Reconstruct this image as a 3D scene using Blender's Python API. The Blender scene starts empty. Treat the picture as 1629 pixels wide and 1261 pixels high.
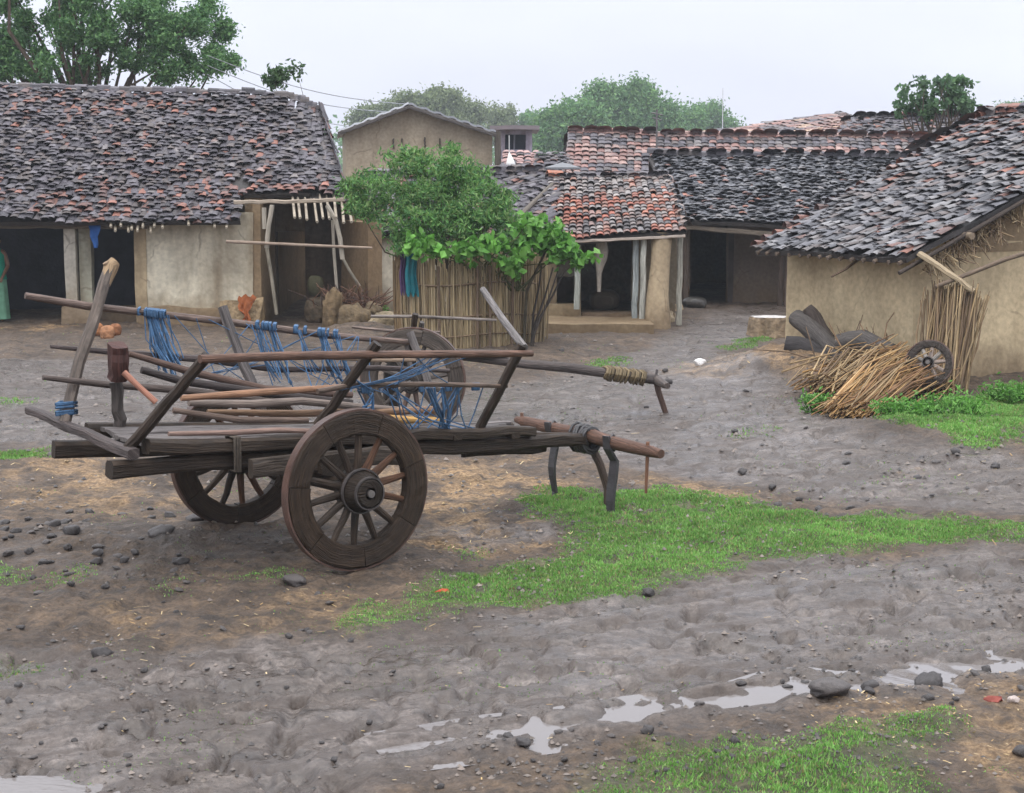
import bpy, math, random
import numpy as np
from mathutils import Vector
sc = bpy.context.scene
COL = sc.collection
R = math.radians
# ------------------------------------------------------------------ camera, sky, sun, exposure
FPX, CAMH, PITCH = 2588.0, 2.69, 7.7345
cam = bpy.data.objects.new('camera', bpy.data.cameras.new('camera')); COL.objects.link(cam)
cam.location = (0, 0, CAMH); cam.rotation_euler = (R(90 - PITCH), 0, 0)
cam.data.sensor_width = 36; cam.data.lens = FPX / 1629 * 36
cam.data.clip_start = .1; cam.data.clip_end = 3000
sc.camera = cam
SUN_EL, SUN_AZ = 62, 200          # degrees, azimuth clockwise from +Y
w = bpy.data.worlds.new('World'); sc.world = w; w.use_nodes = True
nt = w.node_tree; nt.nodes.clear()
def nn(t, typ, **k):
    n = t.nodes.new(typ)
    for a, b in k.items(): setattr(n, a, b)
    return n
sky = nn(nt, 'ShaderNodeTexSky', sky_type='NISHITA', sun_disc=False, sun_elevation=R(SUN_EL), sun_rotation=R(SUN_AZ), dust_density=4.0)
tc = nn(nt, 'ShaderNodeTexCoord'); sp = nn(nt, 'ShaderNodeSeparateXYZ')
nt.links.new(tc.outputs['Generated'], sp.inputs[0])
rmp = nn(nt, 'ShaderNodeValToRGB'); e = rmp.color_ramp.elements
e[0].position = 0.0; e[0].color = (6.7, 6.9, 8.0, 1); e[1].position = .9; e[1].color = (19.5, 19.8, 20.6, 1)
m_ = rmp.color_ramp.elements.new(.14); m_.color = (7.4, 7.65, 8.9, 1)
nt.links.new(sp.outputs['Z'], rmp.inputs[0])
cn = nn(nt, 'ShaderNodeTexNoise'); cn.inputs['Scale'].default_value = 2.2; cn.inputs['Detail'].default_value = 4
mp = nn(nt, 'ShaderNodeMapping'); mp.inputs['Scale'].default_value = (1, 1, 4)
nt.links.new(tc.outputs['Generated'], mp.inputs[0]); nt.links.new(mp.outputs[0], cn.inputs['Vector'])
mr = nn(nt, 'ShaderNodeMapRange'); mr.inputs[1].default_value = .3; mr.inputs[2].default_value = .7; mr.inputs[3].default_value = .88; mr.inputs[4].default_value = 1.05
nt.links.new(cn.outputs[0], mr.inputs[0])
ml = nn(nt, 'ShaderNodeMix', data_type='RGBA', blend_type='MULTIPLY'); ml.inputs[0].default_value = 1
nt.links.new(rmp.outputs[0], ml.inputs[6]); nt.links.new(mr.outputs[0], ml.inputs[7])
mx = nn(nt, 'ShaderNodeMix', data_type='RGBA'); mx.inputs[0].default_value = .93
nt.links.new(sky.outputs[0], mx.inputs[6]); nt.links.new(ml.outputs[2], mx.inputs[7])
bg = nn(nt, 'ShaderNodeBackground'); bg.inputs['Strength'].default_value = .1
nt.links.new(mx.outputs[2], bg.inputs[0])
nt.links.new(bg.outputs[0], nn(nt, 'ShaderNodeOutputWorld').inputs[0])
sl = bpy.data.lights.new('sun', 'SUN'); sl.energy = .9; sl.angle = R(25); sl.color = (1, .97, .92)
so = bpy.data.objects.new('sun', sl); COL.objects.link(so)
so.rotation_euler = (R(90 - SUN_EL), 0, R(180 - SUN_AZ)); so.location = (0, 0, 40)
sc.view_settings.view_transform = 'Standard'; sc.view_settings.look = 'None'; sc.view_settings.gamma = 1
sc.view_settings.exposure = 0.50
sc.cycles.max_bounces = 6; sc.cycles.transparent_max_bounces = 8; sc.cycles.volume_bounces = 0
sc.cycles.use_denoising = True

# ------------------------------------------------------------------ photograph pixel -> place in the world
_pt = R(PITCH); _c, _s = math.cos(_pt), math.sin(_pt)
def ray(u, v):
    x = (u - 814.5) / FPX; y = -(v - 630.5) / FPX
    return np.array([x, _c + y * _s, -_s + y * _c])
def at(u, v, Y):
    d = ray(u, v); k = Y / d[1]; return np.array([d[0] * k, Y, CAMH + d[2] * k])
def gp(u, v, z=0.0):
    d = ray(u, v); k = (z - CAMH) / d[2]; return np.array([d[0] * k, d[1] * k, z])
def X(u, Y): return (u - 814.5) / FPX * Y * 1.0
V = lambda *a: np.array(a, float)
def nrm(a): return a / (np.linalg.norm(a) + 1e-12)

# ------------------------------------------------------------------ numpy value noise
def _h(ix, iy, iz, s):
    h = (ix * 374761393 + iy * 668265263 + iz * 2147483647 + s * 974711) & 0xffffffff
    h = ((h ^ (h >> 13)) * 1274126177) & 0xffffffff
    h = ((h ^ (h >> 16)) * 2246822519) & 0xffffffff
    return ((h ^ (h >> 15)) & 0xffff) / 65535.0
def vn(x, y, z=0.0, s=0):
    x, y, z = np.broadcast_arrays(np.asarray(x, float), np.asarray(y, float), np.asarray(z, float))
    i, j, k = [np.floor(q).astype(np.int64) for q in (x, y, z)]
    a, b, c = x - i, y - j, z - k
    a, b, c = [q * q * (3 - 2 * q) for q in (a, b, c)]
    r = 0
    for di in (0, 1):
        for dj in (0, 1):
            for dk in (0, 1):
                r = r + (a if di else 1 - a) * (b if dj else 1 - b) * (c if dk else 1 - c) * _h(i + di, j + dj, k + dk, s)
    return r
def fbm(x, y, z=0.0, s=0, o=4):
    r, a = 0, .5
    for q in range(o):
        r = r + a * vn(x, y, z, s + q); x, y, z = x * 2.03 + 7.1, y * 2.03 + 3.3, np.asarray(z) * 2.03; a *= .5
    return r / (1 - .5 ** o)

# ------------------------------------------------------------------ mesh builder
ORIG = {}
class MB:
    def __init__(s): s.v = []; s.f4 = []; s.c = []; s.g = []; s.n = 0; s.sm = []
    def add(s, v, f, col, g=None, smooth=False):
        v = np.asarray(v, float); n = len(v)
        c = np.asarray(col, float)
        if c.ndim == 1: c = np.tile(c, (n, 1))
        s.v.append(v); s.c.append(c); s.g.append(np.zeros((n, 3)) if g is None else np.asarray(g, float))
        if isinstance(f, np.ndarray): s.f4.append((f + s.n, smooth))
        else:
            for L in set(len(q) for q in f):
                s.f4.append((np.array([q for q in f if len(q) == L]) + s.n, smooth))
        s.n += n
    def tube(s, pts, rad, seg=8, col=(.2, .2, .2), wob=0.0, smooth=True, flat=1.0, rnd=None):
        pts = [np.asarray(p, float) for p in pts]; n = len(pts)
        if np.isscalar(rad): rad = [rad] * n
        rs = random.random() * 50 if rnd is None else rnd
        t0 = nrm(pts[1] - pts[0]); up = V(0, 0, 1) if abs(t0[2]) < .9 else V(1, 0, 0)
        b = nrm(np.cross(t0, up)); vs = []; gs = []; al = 0
        for i, p in enumerate(pts):
            t = nrm(pts[min(i + 1, n - 1)] - pts[max(i - 1, 0)])
            b = nrm(b - t * (b @ t)); a = np.cross(b, t)
            if i: al += np.linalg.norm(p - pts[i - 1])
            for k in range(seg):
                th = 2 * math.pi * k / seg
                r = rad[i] * (1 + wob * (random.random() - .5) * 2)
                vs.append(p + r * (math.cos(th) * b + math.sin(th) * a * flat)); gs.append((al, abs(k / seg - .5) * seg * rad[i] * .8, rs))
        fs = [(i * seg + k, i * seg + (k + 1) % seg, (i + 1) * seg + (k + 1) % seg, (i + 1) * seg + k) for i in range(n - 1) for k in range(seg)]
        s.add(vs, fs, col, gs, smooth)
        cv = np.array(vs); cg = np.array(gs)
        for o, rev in ((0, 1), ((n - 1) * seg, 0)):
            q = list(range(seg)); q = q if rev else q[::-1]
            s.add(cv[o:o + seg], [tuple(q)], np.asarray(col) * 1.15, cg[o:o + seg] * V(1, 9, 1), False)
    def beam(s, p0, p1, w, h, col, up=(0, 0, 1), jit=.006, n=7, w1=None, h1=None, ch=.18, bow=0.0):
        p0, p1 = np.asarray(p0, float), np.asarray(p1, float); t = nrm(p1 - p0); L = np.linalg.norm(p1 - p0)
        up = np.asarray(up, float); up = up if abs(t @ up) < .95 else V(1, 0, 0)
        b = nrm(np.cross(t, up)); a = np.cross(b, t); w1 = w if w1 is None else w1; h1 = h if h1 is None else h1
        rs = random.random() * 50; vs = []; gs = []
        q = 1 - 2 * ch
        ring = [(-.5, -.5 * q), (-.5, .5 * q), (-.5 * q, .5), (.5 * q, .5), (.5, .5 * q), (.5, -.5 * q), (.5 * q, -.5), (-.5 * q, -.5)]
        for i in range(n):
            k = i / (n - 1); c = p0 + (p1 - p0) * k + a * bow * math.sin(k * math.pi)
            ww, hh = w + (w1 - w) * k, h + (h1 - h) * k
            o = np.array([random.gauss(0, jit), random.gauss(0, jit)])
            for m, (x, y) in enumerate(ring):
                vs.append(c + b * (x * ww + o[0] + random.gauss(0, jit * .4)) + a * (y * hh + o[1] + random.gauss(0, jit * .4)))
                gs.append((k * L, x * ww + y * hh, rs))
        fs = [(i * 8 + k, i * 8 + (k + 1) % 8, (i + 1) * 8 + (k + 1) % 8, (i + 1) * 8 + k) for i in range(n - 1) for k in range(8)]
        fs += [tuple(range(7, -1, -1)), tuple(range((n - 1) * 8, n * 8))]
        s.add(vs, fs, col, gs)
    def block(s, o, a, b, c, col, step=.25, amp=.02, freq=1.6, seed=3):
        """subdivided parallelepiped whose skin is gently uneven"""
        o, a, b, c = [np.asarray(q, float) for q in (o, a, b, c)]
        def face(o, p, q):
            m = max(1, int(np.linalg.norm(p) / step)); n = max(1, int(np.linalg.norm(q) / step))
            I, J = np.meshgrid(np.linspace(0, 1, m + 1), np.linspace(0, 1, n + 1), indexing='ij')
            P = o + I[..., None] * p + J[..., None] * q; P = P.reshape(-1, 3)
            D = np.stack([vn(P[:, 0] * freq, P[:, 1] * freq, P[:, 2] * freq, seed + k) - .5 + .4 * (vn(P[:, 0] * freq * 4, P[:, 1] * freq * 4, P[:, 2] * freq * 4, seed + 5 + k) - .5) for k in range(3)], 1)
            P = P + D * amp * 2
            id_ = np.arange((m + 1) * (n + 1)).reshape(m + 1, n + 1)
            f = np.stack([id_[:-1, :-1], id_[1:, :-1], id_[1:, 1:], id_[:-1, 1:]], -1).reshape(-1, 4)
            s.add(P, f, col, P * V(1, 1, 1), True)
        face(o, b, a); face(o + c, a, b); face(o, a, c); face(o + b, c, a); face(o, c, b); face(o + a, b, c)
    def box(s, x0, x1, y0, y1, z0, z1, col, **k):
        s.block((x0, y0, z0), (x1 - x0, 0, 0), (0, y1 - y0, 0), (0, 0, z1 - z0), col, **k)
    def build(s, name, mat, parent=None, origin=None):
        v = np.concatenate(s.v)
        og = ORIG[parent.name] if parent is not None else (np.zeros(3) if origin is None else np.asarray(origin, float))
        v = v - og
        me = bpy.data.meshes.new(name)
        nv = len(v); me.vertices.add(nv); me.vertices.foreach_set('co', v.astype(np.float32).ravel())
        li = []; ls = []; sm = []; tot = 0
        for f, b in s.f4:
            li.append(f.ravel()); k = f.shape[1]; ls.append(tot + np.arange(len(f)) * k); tot += f.size; sm.append(np.full(len(f), b))
        li = np.concatenate(li); ls = np.concatenate(ls); sm = np.concatenate(sm)
        me.loops.add(len(li)); me.loops.foreach_set('vertex_index', li.astype(np.int32))
        me.polygons.add(len(ls)); me.polygons.foreach_set('loop_start', ls.astype(np.int32))
        me.polygons.foreach_set('use_smooth', sm)
        c = np.concatenate(s.c); c = np.concatenate([c[:, :3], np.ones((nv, 1))], 1)
        me.attributes.new('col', 'FLOAT_COLOR', 'POINT').data.foreach_set('color', c.astype(np.float32).ravel())
        me.attributes.new('gr', 'FLOAT_VECTOR', 'POINT').data.foreach_set('vector', np.concatenate(s.g).astype(np.float32).ravel())
        me.update(calc_edges=True); me.validate()
        me.materials.append(mat)
        o = bpy.data.objects.new(name, me); COL.objects.link(o)
        if parent is not None: o.parent = parent
        else: o.location = og
        ORIG[o.name] = og
        return o
def tag(o, label=None, cat=None, group=None, kind=None):
    if label: o['label'] = label
    if cat: o['category'] = cat
    if group: o['group'] = group
    if kind: o['kind'] = kind
    return o
def thing(name, label, cat, loc=(0, 0, 0), group=None):
    o = bpy.data.objects.new(name, None); COL.objects.link(o); o.location = loc; o.empty_display_size = .2
    ORIG[o.name] = np.asarray(loc, float); return tag(o, label, cat, group)

# ------------------------------------------------------------------ materials
def mat_col(name, rough=.8, ns=6.0, na=.35, bs=30.0, bd=.3, spec=.3, coords='Object', grain=None, trans=0.0, rv=0.15, fine=0.0, streak=0.0, dirt=None, bdist=.02, splash=None):
    m = bpy.data.materials.new(name); m.use_nodes = True; t = m.node_tree; t.nodes.clear()
    at_ = nn(t, 'ShaderNodeAttribute', attribute_name='col')
    if coords == 'gr': cv = nn(t, 'ShaderNodeAttribute', attribute_name='gr').outputs['Vector']
    else: cv = nn(t, 'ShaderNodeTexCoord').outputs['Object']
    if grain:
        mp = nn(t, 'ShaderNodeMapping'); mp.inputs['Scale'].default_value = grain; t.links.new(cv, mp.inputs[0]); cv2 = mp.outputs[0]
    else: cv2 = cv
    n1 = nn(t, 'ShaderNodeTexNoise'); n1.inputs['Scale'].default_value = ns; n1.inputs['Detail'].default_value = 6; n1.inputs['Roughness'].default_value = .62
    t.links.new(cv2, n1.inputs['Vector'])
    r1 = nn(t, 'ShaderNodeMapRange'); r1.inputs[1].default_value = .28; r1.inputs[2].default_value = .72; r1.inputs[3].default_value = 1 - na; r1.inputs[4].default_value = 1 + na
    t.links.new(n1.outputs[0], r1.inputs[0])
    mu = nn(t, 'ShaderNodeMix', data_type='RGBA', blend_type='MULTIPLY'); mu.inputs[0].default_value = 1
    t.links.new(at_.outputs['Color'], mu.inputs[6]); t.links.new(r1.outputs[0], mu.inputs[7]); out = mu.outputs[2]
    if streak:
        mp2 = nn(t, 'ShaderNodeMapping'); mp2.inputs['Scale'].default_value = (1.9, 1.9, .28); t.links.new(cv, mp2.inputs[0])
        n3 = nn(t, 'ShaderNodeTexNoise'); n3.inputs['Scale'].default_value = 1.3; n3.inputs['Detail'].default_value = 5; t.links.new(mp2.outputs[0], n3.inputs['Vector'])
        r3 = nn(t, 'ShaderNodeMapRange'); r3.inputs[1].default_value = .42; r3.inputs[2].default_value = .75; r3.inputs[3].default_value = 0; r3.inputs[4].default_value = streak
        t.links.new(n3.outputs[0], r3.inputs[0])
        m3 = nn(t, 'ShaderNodeMix', data_type='RGBA'); m3.inputs[7].default_value = (*(dirt or (.06, .045, .03)), 1)
        t.links.new(r3.outputs[0], m3.inputs[0]); t.links.new(out, m3.inputs[6]); out = m3.outputs[2]
    if splash:
        sx = nn(t, 'ShaderNodeSeparateXYZ'); t.links.new(cv, sx.inputs[0])
        n5 = nn(t, 'ShaderNodeTexNoise'); n5.inputs['Scale'].default_value = 2.6; n5.inputs['Detail'].default_value = 7; t.links.new(cv, n5.inputs['Vector'])
        ad = nn(t, 'ShaderNodeMath', operation='MULTIPLY_ADD'); t.links.new(n5.outputs[0], ad.inputs[0]); ad.inputs[1].default_value = -1.1; t.links.new(sx.outputs['Z'], ad.inputs[2])
        r5 = nn(t, 'ShaderNodeMapRange'); r5.inputs[1].default_value = -.45; r5.inputs[2].default_value = .05; r5.inputs[3].default_value = .75; r5.inputs[4].default_value = 0; t.links.new(ad.outputs[0], r5.inputs[0])
        vo = nn(t, 'ShaderNodeTexVoronoi', feature='DISTANCE_TO_EDGE'); vo.inputs['Scale'].default_value = 1.15
        wv = nn(t, 'ShaderNodeMix', data_type='VECTOR'); wv.inputs[0].default_value = .22; t.links.new(cv, wv.inputs[4]); t.links.new(n5.outputs['Color'], wv.inputs[5]); t.links.new(wv.outputs[1], vo.inputs['Vector'])
        r6 = nn(t, 'ShaderNodeMapRange'); r6.inputs[1].default_value = .004; r6.inputs[2].default_value = .018; r6.inputs[3].default_value = .4; r6.inputs[4].default_value = 0; t.links.new(vo.outputs['Distance'], r6.inputs[0])
        r7 = nn(t, 'ShaderNodeMapRange'); r7.inputs[1].default_value = .50; r7.inputs[2].default_value = .58; r7.inputs[3].default_value = 0; r7.inputs[4].default_value = 1; t.links.new(n1.outputs[0], r7.inputs[0])
        mc = nn(t, 'ShaderNodeMath', operation='MULTIPLY'); t.links.new(r6.outputs[0], mc.inputs[0]); t.links.new(r7.outputs[0], mc.inputs[1])
        m6 = nn(t, 'ShaderNodeMix', data_type='RGBA'); m6.inputs[7].default_value = (.07, .05, .035, 1); t.links.new(mc.outputs[0], m6.inputs[0]); t.links.new(out, m6.inputs[6]); out = m6.outputs[2]
        m5 = nn(t, 'ShaderNodeMix', data_type='RGBA'); m5.inputs[7].default_value = (*splash, 1); t.links.new(r5.outputs[0], m5.inputs[0]); t.links.new(out, m5.inputs[6]); out = m5.outputs[2]
    n2 = nn(t, 'ShaderNodeTexNoise'); n2.inputs['Scale'].default_value = bs; n2.inputs['Detail'].default_value = 5
    t.links.new(cv2, n2.inputs['Vector'])
    if fine:
        r4 = nn(t, 'ShaderNodeMapRange'); r4.inputs[1].default_value = .35; r4.inputs[2].default_value = .65; r4.inputs[3].default_value = 1 - fine; r4.inputs[4].default_value = 1 + fine
        t.links.new(n2.outputs[0], r4.inputs[0])
        m4 = nn(t, 'ShaderNodeMix', data_type='RGBA', blend_type='MULTIPLY'); m4.inputs[0].default_value = 1
        t.links.new(out, m4.inputs[6]); t.links.new(r4.outputs[0], m4.inputs[7]); out = m4.outputs[2]
    b = nn(t, 'ShaderNodeBump'); b.inputs['Strength'].default_value = bd; b.inputs['Distance'].default_value = bdist
    t.links.new(n2.outputs[0], b.inputs['Height'])
    p = nn(t, 'ShaderNodeBsdfPrincipled'); p.inputs['Specular IOR Level'].default_value = spec
    rr = nn(t, 'ShaderNodeMapRange'); rr.inputs[1].default_value = .3; rr.inputs[2].default_value = .7; rr.inputs[3].default_value = max(.03, rough - rv); rr.inputs[4].default_value = min(1, rough + rv)
    t.links.new(n1.outputs[0], rr.inputs[0]); t.links.new(rr.outputs[0], p.inputs['Roughness'])
    t.links.new(out, p.inputs['Base Color']); t.links.new(b.outputs[0], p.inputs['Normal'])
    o = nn(t, 'ShaderNodeOutputMaterial')
    if trans:
        tr = nn(t, 'ShaderNodeBsdfTranslucent'); t.links.new(out, tr.inputs[0])
        ms = nn(t, 'ShaderNodeMixShader'); ms.inputs[0].default_value = trans
        t.links.new(p.outputs[0], ms.inputs[1]); t.links.new(tr.outputs[0], ms.inputs[2]); t.links.new(ms.outputs[0], o.inputs[0])
    else: t.links.new(p.outputs[0], o.inputs[0])
    return m
M = {}
M['wood'] = mat_col('wet_weathered_wood', .55, 1.0, .65, 2.2, .8, .22, 'gr', (3.5, 60, 1), fine=.3)
M['wood_dry'] = mat_col('dry_wood', .75, 1.0, .4, 2.2, .6, .3, 'gr', (3.5, 60, 1), fine=.2)
M['iron'] = mat_col('rusty_iron', .5, 9, .5, 60, .3, .5)
M['tile'] = mat_col('clay_roof_tile', .55, 7, .4, 40, .4, .4, fine=.15)
M['mud'] = mat_col('mud_plaster', .9, 1.1, .22, 14, .45, .15, streak=.32, fine=.12, dirt=(.17, .115, .065), splash=(.15, .105, .065))
M['mudclod'] = mat_col('rough_mud', .85, 3, .4, 12, .9, .2, fine=.2, bdist=.05)
M['lime'] = mat_col('old_limewash', .9, 1.6, .3, 12, .35, .15, streak=.75, dirt=(.17, .12, .07), fine=.12, splash=(.20, .145, .085))
M['leaf'] = mat_col('leaf', .5, 2, .2, 20, .1, .35, trans=.3)
M['farleaf'] = mat_col('far_leaf', .7, .6, .25, 5, .1, .2, trans=.3)
M['grass'] = mat_col('grass_blade', .55, 3, .25, 20, .1, .3, trans=.3)
M['reed'] = mat_col('dry_reed', .7, 1, .35, 3, .3, .25, 'gr', (2.0, 40, 1), fine=.15)
M['rope'] = mat_col('blue_rope', .6, 30, .35, 150, .5, .3)
M['cloth'] = mat_col('cloth', .85, 8, .25, 120, .3, .1)
M['stone'] = mat_col('wet_stone', .42, 6, .45, 25, .5, .5, fine=.2)
M['bark'] = mat_col('bark', .8, 1.0, .4, 3, .9, .2, 'gr', (4, 25, 1), fine=.25)
M['sheet'] = mat_col('metal_sheet', .4, 2, .2, 30, .1, .5)
M['skin'] = mat_col('skin', .55, 5, .1, 60, .1, .35)
M['leather'] = mat_col('black_leather', .4, 10, .3, 60, .3, .5)
M['dark'] = mat_col('dark_matt', .85, 3, .3, 15, .3, .15)  # plain dark finish for inner wall, door frame, vents and window

# ------------------------------------------------------------------ masks on the ground (world-space polygons)
def poly(pts): return np.array([gp(u, v)[:2] for u, v in pts])
def pdist(P, x, y, closed=True):
    n = len(P); d = np.full(x.shape, 1e9); ins = np.zeros(x.shape, bool)
    for i in range(n if closed else n - 1):
        ax, ay = P[i]; bx, by = P[(i + 1) % n]
        ex, ey = bx - ax, by - ay; L = ex * ex + ey * ey + 1e-12
        t = np.clip(((x - ax) * ex + (y - ay) * ey) / L, 0, 1)
        d = np.minimum(d, np.hypot(x - ax - t * ex, y - ay - t * ey))
        if closed:
            c = ((ay > y) != (by > y)) & (x < (bx - ax) * (y - ay) / (by - ay + 1e-12) + ax); ins ^= c
    return np.where(ins, -d, d) if closed else d
def sst(a, b, x):
    t = np.clip((x - a) / (b - a), 0, 1); return t * t * (3 - 2 * t)
GRASS = [
 (poly([(800, 795), (870, 775), (960, 778), (1060, 772), (1180, 790), (1330, 825), (1450, 818), (1660, 838), (1660, 862), (1450, 872), (1330, 886), (1220, 890), (1120, 918), (980, 948), (860, 962), (740, 966), (670, 945), (690, 905), (800, 893), (890, 868), (915, 838), (860, 815)]), 1.0),
 (poly([(535, 992), (600, 968), (680, 958), (650, 980), (560, 1002)]), .8),
 (poly([(850, 1290), (930, 1240), (1030, 1206), (1150, 1182), (1300, 1166), (1435, 1166), (1460, 1210), (1450, 1290)]), 1.0),
 (poly([(1390, 668), (1500, 640), (1640, 618), (1640, 708), (1560, 715), (1470, 700), (1400, 690)]), .9),
 (poly([(1150, 550), (1190, 536), (1230, 534), (1210, 548), (1165, 556)]), .8),
 (poly([(-30, 636), (60, 634), (80, 642), (-30, 648)]), .5), (poly([(-30, 718), (70, 716), (60, 730), (-30, 732)]), .6),
 (poly([(-30, 905), (40, 905), (30, 930), (-30, 935)]), .7), (poly([(0, 1055), (60, 1048), (65, 1070), (5, 1078)]), .6),
 (poly([(340, 915), (440, 905), (470, 925), (360, 935)]), .35), (poly([(720, 870), (790, 868), (780, 890), (725, 892)]), .4),
 (poly([(1435, 1160), (1490, 1148), (1510, 1170), (1460, 1176)]), .7), (poly([(250, 925), (330, 915), (300, 950), (240, 950)]), .25),
 (poly([(920, 575), (1010, 566), (1000, 580), (930, 588)]), .5), (poly([(1140, 690), (1250, 680), (1240, 700), (1150, 704)]), .25),
 (poly([(60, 920), (130, 905), (140, 930), (70, 945)]), .3),
]
OCHRE = [
 (poly([(560, 745), (760, 725), (900, 745), (930, 775), (830, 800), (800, 850), (700, 870), (640, 830)]), .9),
 (poly([(-20, 735), (180, 725), (330, 790), (260, 825), (60, 800), (-20, 790)]), .7),
 (poly([(1040, 590), (1130, 575), (1300, 580), (1290, 605), (1130, 606)]), .75),
 (poly([(960, 760), (1100, 765), (1200, 785), (1160, 795), (1030, 775)]), .8),
 (poly([(10, 524), (70, 515), (110, 522), (40, 532)]), .95),
 (poly([(1250, 1120), (1640, 1075), (1640, 1275), (1470, 1275), (1440, 1170), (1290, 1165)]), .55),
 (poly([(150, 960), (560, 925), (640, 975), (520, 1010), (250, 1040)]), .45),
 (poly([(690, 870), (880, 850), (900, 880), (780, 900)]), .7),
 (poly([(1290, 600), (1330, 620), (1290, 640)]), .6), (poly([(1380, 740), (1640, 745), (1640, 765), (1450, 760)]), .3),
]
WET = [
 (poly([(-60, 1060), (300, 1040), (560, 1008), (700, 985), (1000, 950), (1250, 900), (1680, 878), (1680, 1040), (1300, 1090), (1000, 1145), (760, 1190), (560, 1275), (-60, 1275)]), 1.0),
 (poly([(-60, 570), (300, 570), (640, 640), (900, 600), (1050, 540), (1160, 490), (1260, 485), (1230, 530), (1140, 560), (1260, 620), (1380, 700), (1680, 730), (1680, 815), (1350, 800), (1060, 750), (800, 700), (300, 730), (-60, 700)]), .85),
 (poly([(-60, 850), (200, 830), (420, 850), (520, 910), (300, 930), (-60, 950)]), .3),
 (poly([(740, 840), (850, 826), (880, 842), (780, 858)]), 1.3),
]
STREAM = [gp(u, v)[:2] for u, v in [(600, 1190), (700, 1178), (800, 1163), (900, 1152), (1000, 1136), (1120, 1120), (1210, 1108), (1290, 1088), (1340, 1090), (1420, 1086), (1455, 1066), (1510, 1052), (1580, 1048), (1640, 1046)]]
STREAMW = [-.03, -.01, .005, -.01, .005, -.01, .005, .05, -.005, -.005, .07, .045, .005, .01]
MOUNDS = [(gp(1275, 590), .34, 1.5, 1.0), (gp(1330, 575), .28, 1.6, .9), (gp(575, 530), .22, .9, .7), (gp(250, 860), .05, 1.0, .6), (gp(80, 860), .05, 1.2, .6),
          (gp(1500, 690), .14, 1.6, .8), (gp(1120, 500), .12, 1.2, 1.0), (gp(1400, 1160), .05, 1.4, .8), (gp(960, 540), .05, 2.0, 1.0)]
def mask(L, x, y, soft, nz):
    r = np.zeros(np.shape(x))
    for P, a in L:
        d = pdist(P, x, y) + nz
        r = np.maximum(r, a * (1 - sst(-soft, soft, d)))
    return r
def streamd(x, y):
    P = np.array(STREAM); d = np.full(np.shape(x), 9.)
    for i in range(len(P) - 1):
        a, b = P[i], P[i + 1]; e_ = b - a
        t = np.clip(((x - a[0]) * e_[0] + (y - a[1]) * e_[1]) / (e_ @ e_), 0, 1)
        d = np.minimum(d, np.hypot(x - a[0] - t * e_[0], y - a[1] - t * e_[1]) - (STREAMW[i] + (STREAMW[i + 1] - STREAMW[i]) * t))
    return d
PUD = [(gp(25, 1252), .30, .11)]
def pudd(x, y):
    d = np.full(np.shape(x), 9.)
    for c, rx, ry in PUD: d = np.minimum(d, (np.hypot((x - c[0]) / rx, (y - c[1]) / ry) - 1) * min(rx, ry))
    return d
def gz(x, y, full=False):
    x = np.asarray(x, float); y = np.asarray(y, float)
    far = sst(60, 30, y)
    z = (fbm(x * .35, y * .35, 0, 1, 3) - .5) * .10
    wet = mask(WET, x, y, .42, (fbm(x * 1.5, y * 1.5, 0, 9, 3) - .5) * .7)
    # cart ruts and hoof-churned mud run along the road
    zb = z
    xr = x * .914 + y * .407; yr = y * .914 - x * .407      # along / across the front track
    lum = fbm(x * 5.5, y * 4.0, 0, 21, 4) - .5
    rut = fbm(xr * .8, yr * 5.5, 0, 31, 4) - .5
    hoof = np.clip(fbm(x * 8, y * 6, 0, 41, 2) - .56, 0, 1)
    z = lum * (.105 - .075 * np.clip(wet, 0, 1)) + rut * .075 * np.clip(wet, 0, 1) - hoof * .26 * np.clip(wet, 0, 1)
    z = z + (fbm(x * 18, y * 14, 0, 51, 3) - .5) * .03
    for c, hgt, rx, ry in MOUNDS:
        q = ((x - c[0]) / rx) ** 2 + ((y - c[1]) / ry) ** 2
        zb = zb + hgt * np.exp(-q * 1.3) * (.75 + .5 * fbm(x * 2.2, y * 2.2, 0, 61, 3))
    sd = np.minimum(streamd(x, y), pudd(x, y))
    ch = 1 - sst(-.05, .20, sd + (fbm(x * 6, y * 6, 0, 121, 4) - .5) * .24)
    z = (zb + z * (1 - ch * .72) - .05 * ch + .016 * np.exp(-((sd - .14) / .09) ** 2)) * far
    if full == 'base': return zb * far
    if full: return z, wet, sd
    return z
def gb1(x, y): return float(gz(np.array([x]), np.array([y]), 'base')[0])
def gz1(x, y): return float(gz(np.array([x]), np.array([y]))[0])
def gpt(u, v): p = gp(u, v); p[2] = gz1(p[0], p[1]); return p

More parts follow.
